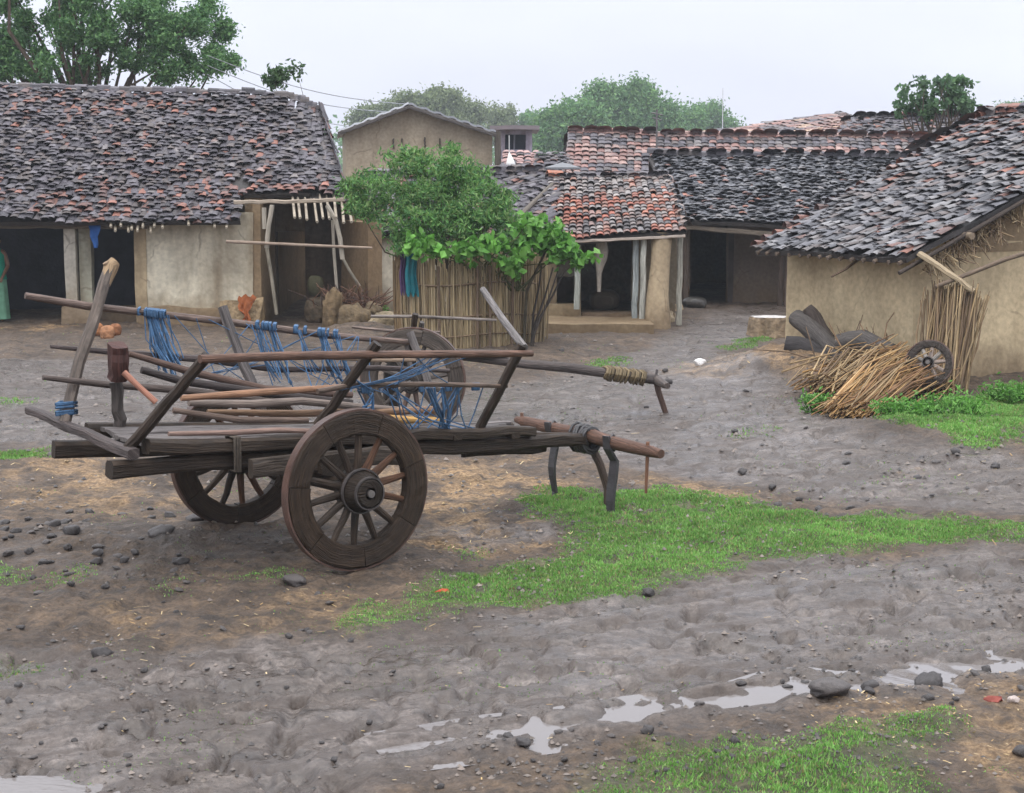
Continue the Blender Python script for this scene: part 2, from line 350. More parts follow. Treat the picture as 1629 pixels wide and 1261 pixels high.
# ------------------------------------------------------------------ ground sheet
def ground():
    ys = np.concatenate([np.linspace(-60, 4, 12, endpoint=False), 6962 / np.linspace(1740, 210, 560), np.geomspace(34, 1500, 60)])
    s = np.linspace(-1, 1, 461)
    Y, S = np.meshgrid(ys, s, indexing='ij')
    wd = .36 * np.abs(Y) + 1.2
    xx = wd * np.clip(np.abs(S) / .9, 0, 1) + np.where(np.abs(S) > .9, ((np.abs(S) - .9) / .1) ** 2 * (60 + 1.2 * np.abs(Y)), 0)
    Xg = np.sign(S) * xx
    z, wet, sd = gz(Xg, Y, True)
    nz = (fbm(Xg * 2.2, Y * 2.2, 0, 71, 4) - .5); wet = np.maximum(wet, 1.5 * np.exp(-np.clip(sd, 0, 9) / .22))
    gr = mask(GRASS, Xg, Y, .18, nz * .5)
    oc = mask(OCHRE, Xg, Y, .5, nz * 1.4) * sst(.35, .6, fbm(Xg * 3, Y * 1.6, 0, 81, 4) + .12)
    n, m = Y.shape; P = np.stack([Xg, Y, z], -1).reshape(-1, 3)
    id_ = np.arange(n * m).reshape(n, m)
    f = np.stack([id_[:-1, :-1], id_[:-1, 1:], id_[1:, 1:], id_[1:, :-1]], -1).reshape(-1, 4)
    b = MB(); b.add(P, f, (.1, .1, .1), np.stack([np.clip(wet, 0, 1.4), gr, oc], -1).reshape(-1, 3), True)
    mt = bpy.data.materials.new('wet_village_mud'); mt.use_nodes = True; t = mt.node_tree; t.nodes.clear()
    a = nn(t, 'ShaderNodeAttribute', attribute_name='gr'); s3 = nn(t, 'ShaderNodeSeparateXYZ'); t.links.new(a.outputs['Vector'], s3.inputs[0])
    co = nn(t, 'ShaderNodeTexCoord').outputs['Object']
    def noise(scale, det=6, rough=.6, sc=(1, 1, 1)):
        mp = nn(t, 'ShaderNodeMapping'); mp.inputs['Scale'].default_value = sc; t.links.new(co, mp.inputs[0])
        q = nn(t, 'ShaderNodeTexNoise'); q.inputs['Scale'].default_value = scale; q.inputs['Detail'].default_value = det; q.inputs['Roughness'].default_value = rough
        t.links.new(mp.outputs[0], q.inputs['Vector']); return q.outputs[0]
    def mr_(i, a0, a1, b0, b1):
        q = nn(t, 'ShaderNodeMapRange'); q.inputs[1].default_value = a0; q.inputs[2].default_value = a1; q.inputs[3].default_value = b0; q.inputs[4].default_value = b1
        t.links.new(i, q.inputs[0]); return q.outputs[0]
    def mixc(f_, c1, c2, mode='MIX'):
        q = nn(t, 'ShaderNodeMix', data_type='RGBA', blend_type=mode)
        for s_, v in ((0, f_), (6, c1), (7, c2)):
            if isinstance(v, (int, float)): q.inputs[s_].default_value = v
            elif isinstance(v, tuple): q.inputs[s_].default_value = (*v, 1)
            else: t.links.new(v, q.inputs[s_])
        return q.outputs[2]
    def mth(op, x_, y_):
        q = nn(t, 'ShaderNodeMath', operation=op)
        for k, v in enumerate((x_, y_)):
            if isinstance(v, (int, float)): q.inputs[k].default_value = v
            else: t.links.new(v, q.inputs[k])
        return q.outputs[0]
    nA = noise(.9); nB = noise(7, 8, .7); nC = noise(40, 4)
    brown = mixc(mr_(nA, .35, .65, 0, 1), (.072, .050, .035), (.140, .096, .062))
    brown = mixc(mr_(nB, .45, .62, 0, .75), brown, (.040, .030, .024))
    mud = mixc(mr_(nA, .35, .65, 0, 1), (.100, .079, .064), (.185, .156, .140))
    mud = mixc(mr_(nB, .46, .64, 0, .6), mud, (.075, .060, .052))
    base = mixc(mr_(mth('ADD', s3.outputs[0], mth('MULTIPLY', mth('SUBTRACT', nB, .5), .8)), .25, .75, 0, 1), brown, mud)
    och = mixc(mr_(nC, .4, .6, 0, 1), (.24, .145, .070), (.34, .225, .115))
    base = mixc(mr_(mth('ADD', s3.outputs[2], mth('MULTIPLY', mth('SUBTRACT', nB, .5), 1.6)), .25, .85, 0, .85), base, och)
    base = mixc(mr_(mth('ADD', s3.outputs[1], mth('MULTIPLY', mth('SUBTRACT', nB, .5), .6)), .2, .8, 0, .45), base, (.075, .105, .035))
    base = mixc(1.0, base, mr_(nC, .3, .7, .62, 1.38), 'MULTIPLY')
    nW = noise(1.7, 8, .68, (.7, 1.5, 1)); nD = noise(10, 3, .55); nE = noise(3.2, 4, .6, (.8, 1.6, 1))
    wetn = mth('ADD', s3.outputs[0], mth('MULTIPLY', mth('SUBTRACT', nW, .5), 2.6))
    rough = mr_(wetn, .0, 1.05, .80, .16)
    nF = noise(5.5, 6, .7, (.8, 1.7, 1)); base = mixc(mr_(nD, .55, .64, 0, .75), base, (.042, .032, .026)); base = mixc(mr_(nF, .57, .68, 0, .7), base, (.055, .040, .030)); base = mixc(1.0, base, mr_(nE, .38, .64, 1.2, .66), 'MULTIPLY')
    m1 = nn(t, 'ShaderNodeMapping'); m1.inputs['Rotation'].default_value = (0, 0, R(-24)); t.links.new(co, m1.inputs[0])
    m2 = nn(t, 'ShaderNodeMapping'); m2.inputs['Scale'].default_value = (.9, 6.5, 1); t.links.new(m1.outputs[0], m2.inputs[0])
    nS = nn(t, 'ShaderNodeTexNoise'); nS.inputs['Scale'].default_value = 1.1; nS.inputs['Detail'].default_value = 8; nS.inputs['Roughness'].default_value = .66; t.links.new(m2.outputs[0], nS.inputs['Vector']); nS = nS.outputs[0]
    stk = mth('MULTIPLY', mr_(nS, .44, .60, 0, 1), mr_(s3.outputs[0], .1, .8, 0, .85)); base = mixc(stk, base, (.068, .050, .040))
    rough = mth('ADD', rough, mth('MULTIPLY', stk, .22))
    base = mixc(1.0, base, mr_(wetn, .3, 1.3, 1.05, .76), 'MULTIPLY')
    vo = nn(t, 'ShaderNodeTexVoronoi'); vo.inputs['Scale'].default_value = 22; vo.inputs['Randomness'].default_value = 1
    t.links.new(co, vo.inputs['Vector'])
    hgt = mth('ADD', mth('MULTIPLY', noise(16, 8, .7), 1.0), mth('MULTIPLY', mr_(vo.outputs['Distance'], 0, .5, .6, 0), .5))
    bp = nn(t, 'ShaderNodeBump'); t.links.new(mr_(wetn, .45, 1.2, 1.0, .30), bp.inputs['Strength']); bp.inputs['Distance'].default_value = .04; t.links.new(hgt, bp.inputs['Height'])
    p = nn(t, 'ShaderNodeBsdfPrincipled'); p.inputs['Specular IOR Level'].default_value = .5
    t.links.new(base, p.inputs['Base Color']); t.links.new(rough, p.inputs['Roughness']); t.links.new(bp.outputs[0], p.inputs['Normal'])
    t.links.new(p.outputs[0], nn(t, 'ShaderNodeOutputMaterial').inputs[0])
    tag(b.build('ground', mt), kind='structure')
ground()
# water lying in the rill and in two puddles
wm = bpy.data.materials.new('muddy_water'); wm.use_nodes = True
p_ = wm.node_tree.nodes['Principled BSDF']; p_.inputs['Base Color'].default_value = (.17, .155, .15, 1); p_.inputs['Roughness'].default_value = .05; p_.inputs['IOR'].default_value = 1.42
n_ = nn(wm.node_tree, 'ShaderNodeTexNoise'); n_.inputs['Scale'].default_value = 14; n_.inputs['Detail'].default_value = 4
b_ = nn(wm.node_tree, 'ShaderNodeBump'); b_.inputs['Strength'].default_value = .3; b_.inputs['Distance'].default_value = .01
wm.node_tree.links.new(n_.outputs[0], b_.inputs['Height']); wm.node_tree.links.new(b_.outputs[0], p_.inputs['Normal'])
def water_strip(name, pts, wid):
    b = MB(); L = []; Rr = []; zz = []
    P = []; W_ = []
    for i in range(len(pts) - 1):
        for k in range(8):
            t = k / 8; P.append(pts[i] * (1 - t) + pts[i + 1] * t); W_.append(wid[i] * (1 - t) + wid[i + 1] * t)
    P.append(pts[-1]); W_.append(wid[-1]); P = np.array(P); vs = []
    for i, p in enumerate(P):
        d = nrm(P[min(i + 1, len(P) - 1)] - P[max(i - 1, 0)]); nrm_ = V(-d[1], d[0])
        w0 = W_[i] + .34; w1 = W_[i] + .30
        zc = gb1(p[0], p[1]) - .021
        for q in (-w0, 0, w1): vs.append((*(p + nrm_ * q), zc))
    zs = np.array([v[2] for v in vs]).reshape(-1, 3)[:, 0]
    ks = np.convolve(np.pad(zs, 6, mode='edge'), np.ones(13) / 13, mode='valid')
    vs = np.array(vs); vs[:, 2] = np.repeat(ks, 3)
    f = [(i * 3 + k, i * 3 + k + 1, i * 3 + 4 + k, i * 3 + 3 + k) for i in range(len(P) - 1) for k in (0, 1)]
    b.add(vs, f, (.2, .2, .2), None, True); return tag(b.build(name, wm), kind='structure')
water_strip('stream_water', np.array(STREAM), STREAMW)
def puddle(name, c, rx, ry):
    b = MB(); vs = [c]; n = 30
    zc = min(gb1(c[0] + q * rx, c[1] + r_ * ry) for q in (-.8, 0, .8) for r_ in (-.8, 0, .8))
    for k in range(n):
        a = 2 * math.pi * k / n; r = 1.7
        vs.append(c + V(math.cos(a) * rx * r, math.sin(a) * ry * r, 0))
    vs = np.array(vs); vs[:, 2] = zc - .034
    b.add(vs, [(0, 1 + k, 1 + (k + 1) % n) for k in range(n)], (.2, .2, .2)); tag(b.build(name, wm), kind='structure')
for c_, rx_, ry_ in PUD: puddle('puddle_water', c_, rx_, ry_)

# ------------------------------------------------------------------ tiled roofs
GREY = [(.070, .063, .074), (.088, .080, .093), (.048, .044, .052), (.115, .106, .118), (.080, .070, .074), (.095, .080, .078)]
RED = [(.20, .098, .078), (.165, .088, .074), (.25, .115, .085), (.14, .088, .08)]
def pick(rng, L, n): return np.array(L)[rng.integers(0, len(L), n)] * rng.uniform(.75, 1.25, (n, 1))
def tile_roof(mb, e0, e1, r0, r1, tw=.16, ex=.17, redf=lambda u, v: .15, seed=1, jit=1.0, grey=GREY, red=RED, skip=.015, sag=.05, deck=True, hole=None, endsag=0.0, deckcol=(.05, .045, .044), light=.03, arch=.36):
    rng = np.random.default_rng(seed); e0, e1, r0, r1 = [np.asarray(q, float) for q in (e0, e1, r0, r1)]
    W = (np.linalg.norm(e1 - e0) + np.linalg.norm(r1 - r0)) / 2; L = (np.linalg.norm(r0 - e0) + np.linalg.norm(r1 - e1)) / 2
    nc, nr = max(2, int(W / tw)), max(2, int(L / ex))
    def surf(u, v):
        p = (e0 * (1 - u)[:, None] + e1 * u[:, None]) * (1 - v)[:, None] + (r0 * (1 - u)[:, None] + r1 * u[:, None]) * v[:, None]
        p = p.copy(); p[:, 2] -= endsag * np.clip((u - .90) / .10, 0, 1) ** 2 * v; p[:, 2] += (fbm(p[:, 0] * .45, p[:, 1] * .45, 0, seed + 40, 3) - .5) * 2 * sag
        return p
    I, J = np.meshgrid(np.arange(nc), np.arange(nr), indexing='ij'); I = I.ravel(); J = J.ravel()
    u = (I + .5 + rng.normal(0, .16 * jit, I.size) + .5 * (J % 2) * (jit > .6)) / nc; v = (J + rng.normal(0, .14 * jit, I.size)) / nr
    u = np.clip(u, 0, 1); keep = rng.random(I.size) > skip
    if hole is not None: keep &= ~hole(u, v)
    u, v = u[keep], v[keep]; n = len(u); P = surf(u, v)
    ux = nrm(e1 - e0 + r1 - r0); vy = nrm((r0 - e0) + (r1 - e1)); vy = nrm(vy - ux * (ux @ vy)); nm = np.cross(ux, vy)
    if nm[2] < 0: nm = -nm
    rot = rng.normal(0, .10 * jit, n); tl = ex * 1.75
    A = np.cos(rot)[:, None] * ux + np.sin(rot)[:, None] * vy; B = -np.sin(rot)[:, None] * ux + np.cos(rot)[:, None] * vy
    lift = .012 + np.abs(rng.normal(0, .012 * jit, n)); tilt = .035 + rng.normal(0, .02 * jit, n)
    ang = np.radians([-86, -45, 0, 45, 86]); rw = tw * .56 * rng.uniform(.88, 1.12, n)
    vs = np.zeros((n, 15, 3))
    for k, a in enumerate(ang):
        for q, (yy, rr, zz) in enumerate(((-.02, 1.0, 1), (tl, .82, 0), (-.02, .80, 1))):
            off = A * (np.sin(a) * rw * rr)[:, None] + B * yy + nm * ((np.cos(a) * rw * rr * arch) + lift + tilt * zz * (1 if q != 2 else .96))[:, None]
            vs[:, q * 5 + k] = P + off
    f = np.array([(k, k + 1, 6 + k, 5 + k) for k in range(4)] + [(k + 1, k, 10 + k, 11 + k) for k in range(4)])
    F = (f[None] + (np.arange(n) * 15)[:, None, None]).reshape(-1, 4)
    pr = np.array([redf(a, b) for a, b in zip(u, v)]) * (.35 + 1.3 * fbm(P[:, 0] * 1.1, P[:, 1] * 1.1 + P[:, 2], 0, seed + 60, 3))
    c = np.where((rng.random(n) < pr)[:, None], pick(rng, red, n), pick(rng, grey, n))
    li = rng.random(n) < light; c[li] = c[li] * .4 + V(.22, .20, .195) * .6
    mb.add(vs.reshape(-1, 3), F, np.repeat(c, 15, 0), None, False)
    if deck:
        g = np.linspace(0, 1, 25); U, Q = np.meshgrid(g, g, indexing='ij'); top = surf(U.ravel(), Q.ravel()) - nm * .012; bot = top - nm * .07
        id_ = np.arange(625).reshape(25, 25); ff = np.stack([id_[:-1, :-1], id_[1:, :-1], id_[1:, 1:], id_[:-1, 1:]], -1).reshape(-1, 4)
        mb.add(top, ff, deckcol); mb.add(bot, ff[:, ::-1], deckcol)
        for a in (id_[0], id_[-1], id_[:, 0], id_[:, -1]):
            q = np.concatenate([top[a], bot[a]]); m = len(a)
            mb.add(q, [(i, i + 1, m + i + 1, m + i) for i in range(m - 1)], deckcol)
    return surf
def ridge_caps(mb, p0, p1, seed=5, r=.11, step=.22, cols=GREY, sag=0.0):
    rng = np.random.default_rng(seed); p0, p1 = np.asarray(p0, float), np.asarray(p1, float); L = np.linalg.norm(p1 - p0); n = max(2, int(L / step)); t = (p1 - p0) / L
    b = nrm(np.cross(t, V(0, 0, 1)))
    for i in range(n):
        c = p0 + (p1 - p0) * (i + .5) / n + V(0, 0, rng.normal(-.02, .015) - sag * math.sin(math.pi * (i + .5) / n)); bb = nrm(b + t * rng.normal(0, .12)); up = V(0, 0, 1)
        tt = nrm(np.cross(up, bb)); vs = []
        for q, (s_, k) in enumerate(((-.6, 1.05), (.6, .9))):
            for a in np.radians([-100, -50, 0, 50, 100]): vs.append(c + tt * s_ * step + (bb * math.sin(a) + up * math.cos(a)) * r * k)
        mb.add(vs, [(k, k + 1, 6 + k, 5 + k) for k in range(4)], pick(rng, cols, 1)[0])

# ------------------------------------------------------------------ foliage
def leaves(mb, C, size, aspect, cols, rng, droop=0.0, var=.35):
    n = len(C); a = rng.normal(0, 1, (n, 3)); a[:, 2] -= droop; a /= np.linalg.norm(a, axis=1)[:, None]
    b = np.cross(a, rng.normal(0, 1, (n, 3))); b /= np.linalg.norm(b, axis=1)[:, None] + 1e-9
    s = size * rng.uniform(1 - var, 1 + var, n)[:, None]
    nn_ = np.cross(a, b)
    vs = np.stack([C - a * s * .5, C + b * s * aspect * .5 + nn_ * s * .12, C + a * s * .5, C - b * s * aspect * .5 + nn_ * s * .12], 1).reshape(-1, 3)
    f = np.arange(n * 4).reshape(n, 4)
    c = pick(rng, cols, n)
    mb.add(vs, np.concatenate([f[:, [0, 1, 2]], f[:, [0, 2, 3]]]), np.repeat(c, 4, 0))
def clump_points(rng, ells, ncl, per, rc, shell=.55, flat=.8):
    """ells: list of (centre, radii); leaf positions gathered in clumps spread through the ellipsoids"""
    vol = np.array([r[0] * r[1] * r[2] for _, r in ells]) ** .7; vol /= vol.sum()
    k = rng.choice(len(ells), ncl, p=vol); d = rng.normal(0, 1, (ncl, 3)); d /= np.linalg.norm(d, axis=1)[:, None]
    rad = (shell ** 2 + (1 - shell ** 2) * rng.random(ncl)) ** .5
    cc = np.array([ells[i][0] for i in k]) + d * rad[:, None] * np.array([ells[i][1] for i in k])
    rr = rc * rng.uniform(.6, 1.4, ncl)
    q = rng.normal(0, .5, (ncl, per, 3)) * rr[:, None, None] * V(1, 1, flat)
    return (cc[:, None] + q).reshape(-1, 3), cc
LEAF_DK = [(.030, .075, .022), (.040, .095, .028), (.055, .115, .035), (.028, .065, .026)]
LEAF_MD = [(.055, .125, .035), (.075, .15, .04), (.045, .105, .034), (.09, .16, .05)]
LEAF_BR = [(.11, .29, .045), (.14, .34, .06), (.085, .23, .04), (.17, .36, .08)]
FAR = [(.14, .27, .11), (.17, .30, .11), (.11, .22, .10)]  # greens lightened, part of the distance haze is put into the colour
def tree(name, label, base, ells, ncl, per, rc, size, cols, trunk=.16, seed=1, group=None, aspect=.45, shell=.5, mat='leaf', limbs=7, droop=.3, bark=(.10, .075, .055)):
    rng = np.random.default_rng(seed); random.seed(seed); base = np.asarray(base, float)
    t = thing(name, label, 'tree', base, group)
    P, cc = clump_points(rng, ells, ncl, per, rc, shell)
    b = MB(); leaves(b, P, size, aspect, cols, rng, droop); b.build('crown', M[mat], t)
    ctr = np.mean([c for c, _ in ells], 0); fork = base * .5 + ctr * .5; fork[:2] = base[:2] * .65 + ctr[:2] * .35
    w_ = MB(); w_.tube([base - V(0, 0, .2), base * .6 + fork * .4 + V(.03, 0, 0), fork], [trunk * 1.15, trunk, trunk * .75], 8, bark, .05)
    for i in rng.choice(len(cc), min(limbs, len(cc)), replace=False):
        p = cc[i]; m = fork * .5 + p * .5 + rng.normal(0, .1, 3) * np.linalg.norm(p - fork)
        w_.tube([fork - V(0, 0, .05), m, p], [trunk * .5, trunk * .28, trunk * .08], 6, bark, .05)
    w_.build('trunk', M['bark'], t); return t
# ------------------------------------------------------------------ houses
OCH = (.40, .30, .18); OCHD = (.27, .195, .12); LIME = (.60, .55, .43); MUDG = (.30, .24, .17); POST = (.36, .34, .28)
def xa(u, Y, v=450): return at(u, v, Y)[0]
def za(v, Y): return at(814.5, v, Y)[2]
def rafter_row(parent, pts0, pts1, r=.035, col=(.16, .13, .10), mat='wood_dry'):
    for p, q in zip(pts0, pts1):
        b = MB(); b.tube([p, (np.asarray(p) + q) / 2 + V(0, 0, random.gauss(0, .01)), q], [r, r * .95, r * .8], 6, col, .08); b.build('rafter', M[mat], parent)
def gable(mb, p0, p1, apex, th, col):
    p0, p1, apex, th = [np.asarray(q, float) for q in (p0, p1, apex, th)]
    mb.add([p0, p1, apex, p0 + th, p1 + th, apex + th], [(0, 1, 2), (5, 4, 3), (0, 2, 5, 3), (2, 1, 4, 5), (1, 0, 3, 4)], col)

# --- long house on the left
def left_house():
    Yw = 29.6; Yb = 36.5; Ye = 29.0; Yr = 33.0
    h = thing('village_house', 'long mud house on the left with dark tiled roof, whitewashed front and deep verandah', 'house', (-6, Yw, 0))
    e0 = at(-180, 352, Ye); e1 = at(556, 352, Ye); e0[2] = 1.86; e1[2] = 1.90
    r0 = at(-180, 135, Yr); r1 = at(505, 150, Yr)
    roof = MB()
    def red(u, v):
        U = -180 + u * 736; p = .06 + .20 * math.exp(-((v - .86) / .22) ** 2) * (U < 330) * (U > 20)
        p += .65 * math.exp(-((v - .24) / .12) ** 2 - ((U - 360) / 80) ** 2) + .35 * math.exp(-((v - .08) / .10) ** 2) * (U < 300)
        p += .55 * (U > 385) * (v < .25); return p * .75
    def hole(u, v):
        U = -180 + u * 736; return ((U > 383) & (v < .20 + .01 * np.sin(U))) | (np.hypot((U - 393) / 16, (v - .27) / .055) < 1)
    tile_roof(roof, e0, e1, r0, r1, .145, .105, red, 11, 1.05, hole=hole, sag=.12, deck=False, skip=.02, light=.05, endsag=.30, red=[(.19, .095, .076), (.155, .084, .072), (.23, .105, .08), (.125, .08, .076)])
    ridge_caps(roof, r0 + V(0, 0, .05), (r0 + (r1 - r0) * .93) + V(0, 0, .0), 3, .09); [ridge_caps(roof, r0 + (r1 - r0) * (.93 + .0175 * q) + V(0, 0, .02 - .30 * ((.03 + .0175 * q) / .10) ** 2), r0 + (r1 - r0) * (.9475 + .0175 * q) + V(0, 0, .02 - .30 * ((.0475 + .0175 * q) / .10) ** 2), 4 + q, .085, .16) for q in range(4)]
    # deck under the tiles; it stops short over the doorway where the lower courses are lost
    def deckq(a, b, v0, v1, dz=0):
        def S(u, v): return (e0 * (1 - u) + e1 * u) * (1 - v) + (r0 * (1 - u) + r1 * u) * v - V(0, 0, .05 + dz * v)
        c = [S(a, v0), S(b, v0), S(b, v1), S(a, v1)]; n_ = V(0, .04, -.07)
        roof.add(c + [p + n_ for p in c], [(0, 1, 2, 3), (7, 6, 5, 4), (0, 4, 5, 1), (1, 5, 6, 2), (2, 6, 7, 3), (3, 7, 4, 0)], (.035, .03, .028))
    deckq(0, .765, .02, 1); deckq(.765, .93, .21, 1); deckq(.93, 1, .21, 1, .36)
    # rear slope and rounded right hip
    b0 = V(e0[0], Yb + .4, 1.9); b1 = V(e1[0] - 1.15, Yb + .4, 1.9)
    roof.add([r0, r1 - V(0, 0, .32), b1, b0], [(0, 1, 2, 3)], (.06, .055, .055))
    roof.build('roof', M['tile'], h)
    hip = MB(); tile_roof(hip, at(552, 318, 29.6), b1, r1 + V(.03, -.02, -.38), r1 + V(.05, .5, -.34), .155, .165, lambda u, v: .15, 12, 1, sag=.02)
    hip.build('roof_hip', M['tile'], h)
    wl = MB()
    def wall(u0, u1, z0, z1, col, y=Yw, th=.35, **k): wl.box(xa(u0, y), xa(u1, y), y, y + th, z0, z1, col, **k)
    wall(-220, -60, -.2, 1.95, MUDG); wall(404, 417, -.2, 2.2, OCHD, amp=.03)
    wl.box(xa(-200, Yb), xa(556, Yb), Yb, Yb + .3, -.2, 2.2, MUDG)                     # rear wall
    xl = xa(-220, Yw); wl.box(xl, xl + .3, Yw + .36, Yb, -.2, 2.2, MUDG)
    xr = xa(545, Yw); wl.box(xr + .05, xr + .33, Yw + 1.2, Yb, -.2, 2.2, OCHD)
    xm = xa(414, Yw); wl.box(xm - .32, xm - .02, Yw + .36, Yb, -.2, 2.3, OCHD)
    # recessed doorway wall with its dark opening, and the splayed cheek to the right
    yd = Yw + 2.1
    wl.box(xm, xa(432, yd), yd, yd + .25, -.1, 2.6, (.11, .08, .055)); wl.box(xa(487, yd), xr + .05, yd, yd + .25, -.1, 2.6, (.085, .064, .048)); wl.box(xa(432, yd), xa(487, yd), yd, yd + .25, 1.62, 2.6, (.16, .12, .08))  # porch shade is put into these darkened wall colours
    wl.block(V(xa(543, Yw + 1.35), Yw + 1.35, -.2), V(.62, -1.25, 0), V(.25, .1, 0), V(0, 0, 2.05), (.20, .14, .085))
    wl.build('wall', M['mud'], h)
    fw = MB(); fw.box(xa(222, Yw), xa(405, Yw), Yw - .03, Yw + .33, -.2, 2.02, LIME, amp=.035); fw.build('front_wall', M['lime'], h)
    pl = MB(); pl.box(xa(222, Yw), xa(412, Yw), Yw - .26, Yw - .031, -.2, .32, (.30, .225, .14), amp=.05); pl.build('plinth', M['mud'], h)
    sill = MB(); sill.box(xa(143, Yw), xa(215, Yw), Yw + .5, Yw + .7, -.2, .28, (.10, .08, .065)); sill.build('sill', M['mud'], h)
    for u0, u1, c, d in ((104, 122, (.50, .47, .40), 0), (125, 144, (.33, .32, .25), .10), (216, 235, (.42, .33, .21), -.05)):
        p = MB(); p.box(xa(u0, Yw), xa(u1, Yw), Yw + d, Yw + d + .2, -.1, 1.9, c, amp=.012); p.build('pillar', M['lime'], h)
    f = MB(); f.box(xa(98, Yw), xa(148, Yw), Yw - .1, Yw + .28, -.1, .32, (.30, .24, .17), amp=.03); f.build('pillar_base', M['mud'], h)
    bm = MB(); bm.beam((xl, Yw - .1, 1.83), (xa(240, Yw), Yw - .1, 1.80), .16, .14, (.17, .14, .11), n=20); bm.build('eave_beam', M['wood_dry'], h)
    b2 = MB(); b2.beam(at(372, 322, 29.35), at(548, 318, 29.35), .06, .07, (.34, .28, .22), n=14); b2.build('eave_beam', M['wood_dry'], h)
    random.seed(4)
    us = [470, 478, 490, 503, 513, 524, 536, 548, 558]
    rafter_row(h, [at(u + random.uniform(-2, 2), 349 + random.uniform(-4, 6), 28.9) for u in us], [at(u - 6, 300, 30.3) for u in us], .026, (.36, .31, .24))
    us = [176, 184, 192, 203, 211, 219, 228, 240, 247, 258, 300, 340, 362]
    rafter_row(h, [at(u + random.uniform(-2, 2), 364 + random.uniform(-5, 6) - (u > 250) * 6, 28.85) for u in us], [at(u + 1, 335, 29.9) for u in us], .024, (.30, .26, .20))
    # stripped branches propping the broken eave
    for k, (pts, r) in enumerate((([(433, 326), (427, 360), (424, 394)], .045), ([(420, 330), (421, 364)], .04), ([(520, 326), (534, 350), (541, 378), (545, 412)], .045), ([(529, 350), (531, 400), (536, 462)], .03), ([(424, 392), (432, 440), (440, 500)], .035), ([(545, 410), (556, 430), (572, 455)], .03))):
        b = MB(); b.tube([at(u, v, 29.0 + .12 * k * (k > 2)) for u, v in pts], r, 6, (.38, .34, .28) if k < 4 else (.27, .24, .19), .1); b.build('prop_branch', M['wood_dry'], h)
    b = MB(); b.tube([at(360, 384, 28.95), at(430, 387, 28.9), at(510, 391, 28.95), at(592, 394, 28.95)], [.035, .03, .03, .022], 6, (.30, .23, .18), .06); b.build('cross_pole', M['wood_dry'], h)
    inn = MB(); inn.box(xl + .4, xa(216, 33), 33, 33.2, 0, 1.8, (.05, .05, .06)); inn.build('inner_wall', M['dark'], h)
    return h
left_house()

# mud bench with an orange cloth, broken mud lumps and a sack by the doorway
def lump(name, label, cat, c, rad, col, mat='mudclod', seed=1, group=None, rough=.35, parent=None):
    rng = np.random.default_rng(seed); n, m = 14, 22; vs = []
    for i in range(n + 1):
        th = math.pi * i / n
        for j in range(m):
            ph = 2 * math.pi * j / m; d = V(math.sin(th) * math.cos(ph), math.sin(th) * math.sin(ph), math.cos(th))
            k = 1 + rough * 2 * (float(fbm(d[0] * 1.6 + seed, d[1] * 1.6, d[2] * 1.6, seed, 4)) - .5); q = np.sign(d) * np.abs(d) ** .8
            vs.append(np.asarray(c) + q * np.asarray(rad) * k)
    f = [(i * m + j, (i + 1) * m + j, (i + 1) * m + (j + 1) % m, i * m + (j + 1) % m) for i in range(n) for j in range(m)]
    b = MB(); b.add(vs, f, col, np.array(vs), True)
    if parent is not None: return b.build(name, M[mat], parent)
    return tag(b.build(name, M[mat], None, (c[0], c[1], c[2] - rad[2])), label, cat, group)
def bench():
    y = 28.9; b = MB(); b.box(xa(350, y), xa(414, y), y, y + .5, -.15, .48, (.30, .22, .13), amp=.06); tag(b.build('mud_bench', M['mudclod'], None, (xa(382, y), y, 0)), 'rounded mud bench at the foot of the whitewashed wall', 'bench')
    b = MB(); n, m = 7, 8; P = []
    for i in range(m):
        for j in range(n):
            wd = 9 + 5 * math.sin(i * .75 + .4) + 2 * math.sin(i * 2.1); P.append(at(391 + (j / (n - 1) - .5) * 2 * wd + 2 * math.sin(i * 1.3), 470 + 40 * i / (m - 1) + 3 * math.sin(j * 1.7), y - .11 + .03 * math.sin(j * 2.2 + i)))
    b.add(P + [p + V(0, .012, 0) for p in P], [(i * n + j, i * n + j + 1, (i + 1) * n + j + 1, (i + 1) * n + j) for i in range(m - 1) for j in range(n - 1)] + [(n * m + (i + 1) * n + j, n * m + (i + 1) * n + j + 1, n * m + i * n + j + 1, n * m + i * n + j) for i in range(m - 1) for j in range(n - 1)], (.36, .12, .05), None, True)
    tag(b.build('orange_cloth', M['cloth'], None, gp(388, 515)), 'crumpled orange cloth draped over the front of the mud bench', 'cloth')
bench()
for k, (u, v, w_, h_, col) in enumerate(((531, 505, .32, .62, (.17, .12, .068)), (564, 522, .46, .42, (.15, .11, .066)), (620, 520, .55, .28, (.25, .20, .13)), (592, 512, .34, .36, (.16, .12, .075)))):
    p = at(u, v, (29.0, 28.7, 28.5, 29.2)[k]); lump('mud_lump', ('tall narrow lump of broken ochre mud wall beside the dark doorway', 'rough mud lump in front of the tall one near the doorway', 'low pale flat-topped mud lump left of the reed enclosure', 'small dark mud lump behind the flat-topped one')[k], 'mud lump', (p[0], p[1], h_ * .40), (w_ * .6, .32, h_ * .68), col, seed=20 + k, rough=.6, group='broken mud lumps by the doorway')
p = at(508, 492, 30.7); lump('sack', 'bulging olive sack standing inside the porch beside the dark door', 'sack', (p[0], p[1] - .5, .66), (.15, .13, .20), (.07, .066, .038), 'cloth', 31, rough=.15)
p = at(508, 492, 30.7); lump('storage_bin', 'dark clay bin under the olive sack in the porch', 'bin', (p[0] + .02, p[1] - .55, .2), (.24, .22, .26), (.10, .075, .05), 'mudclod', 32, rough=.12)
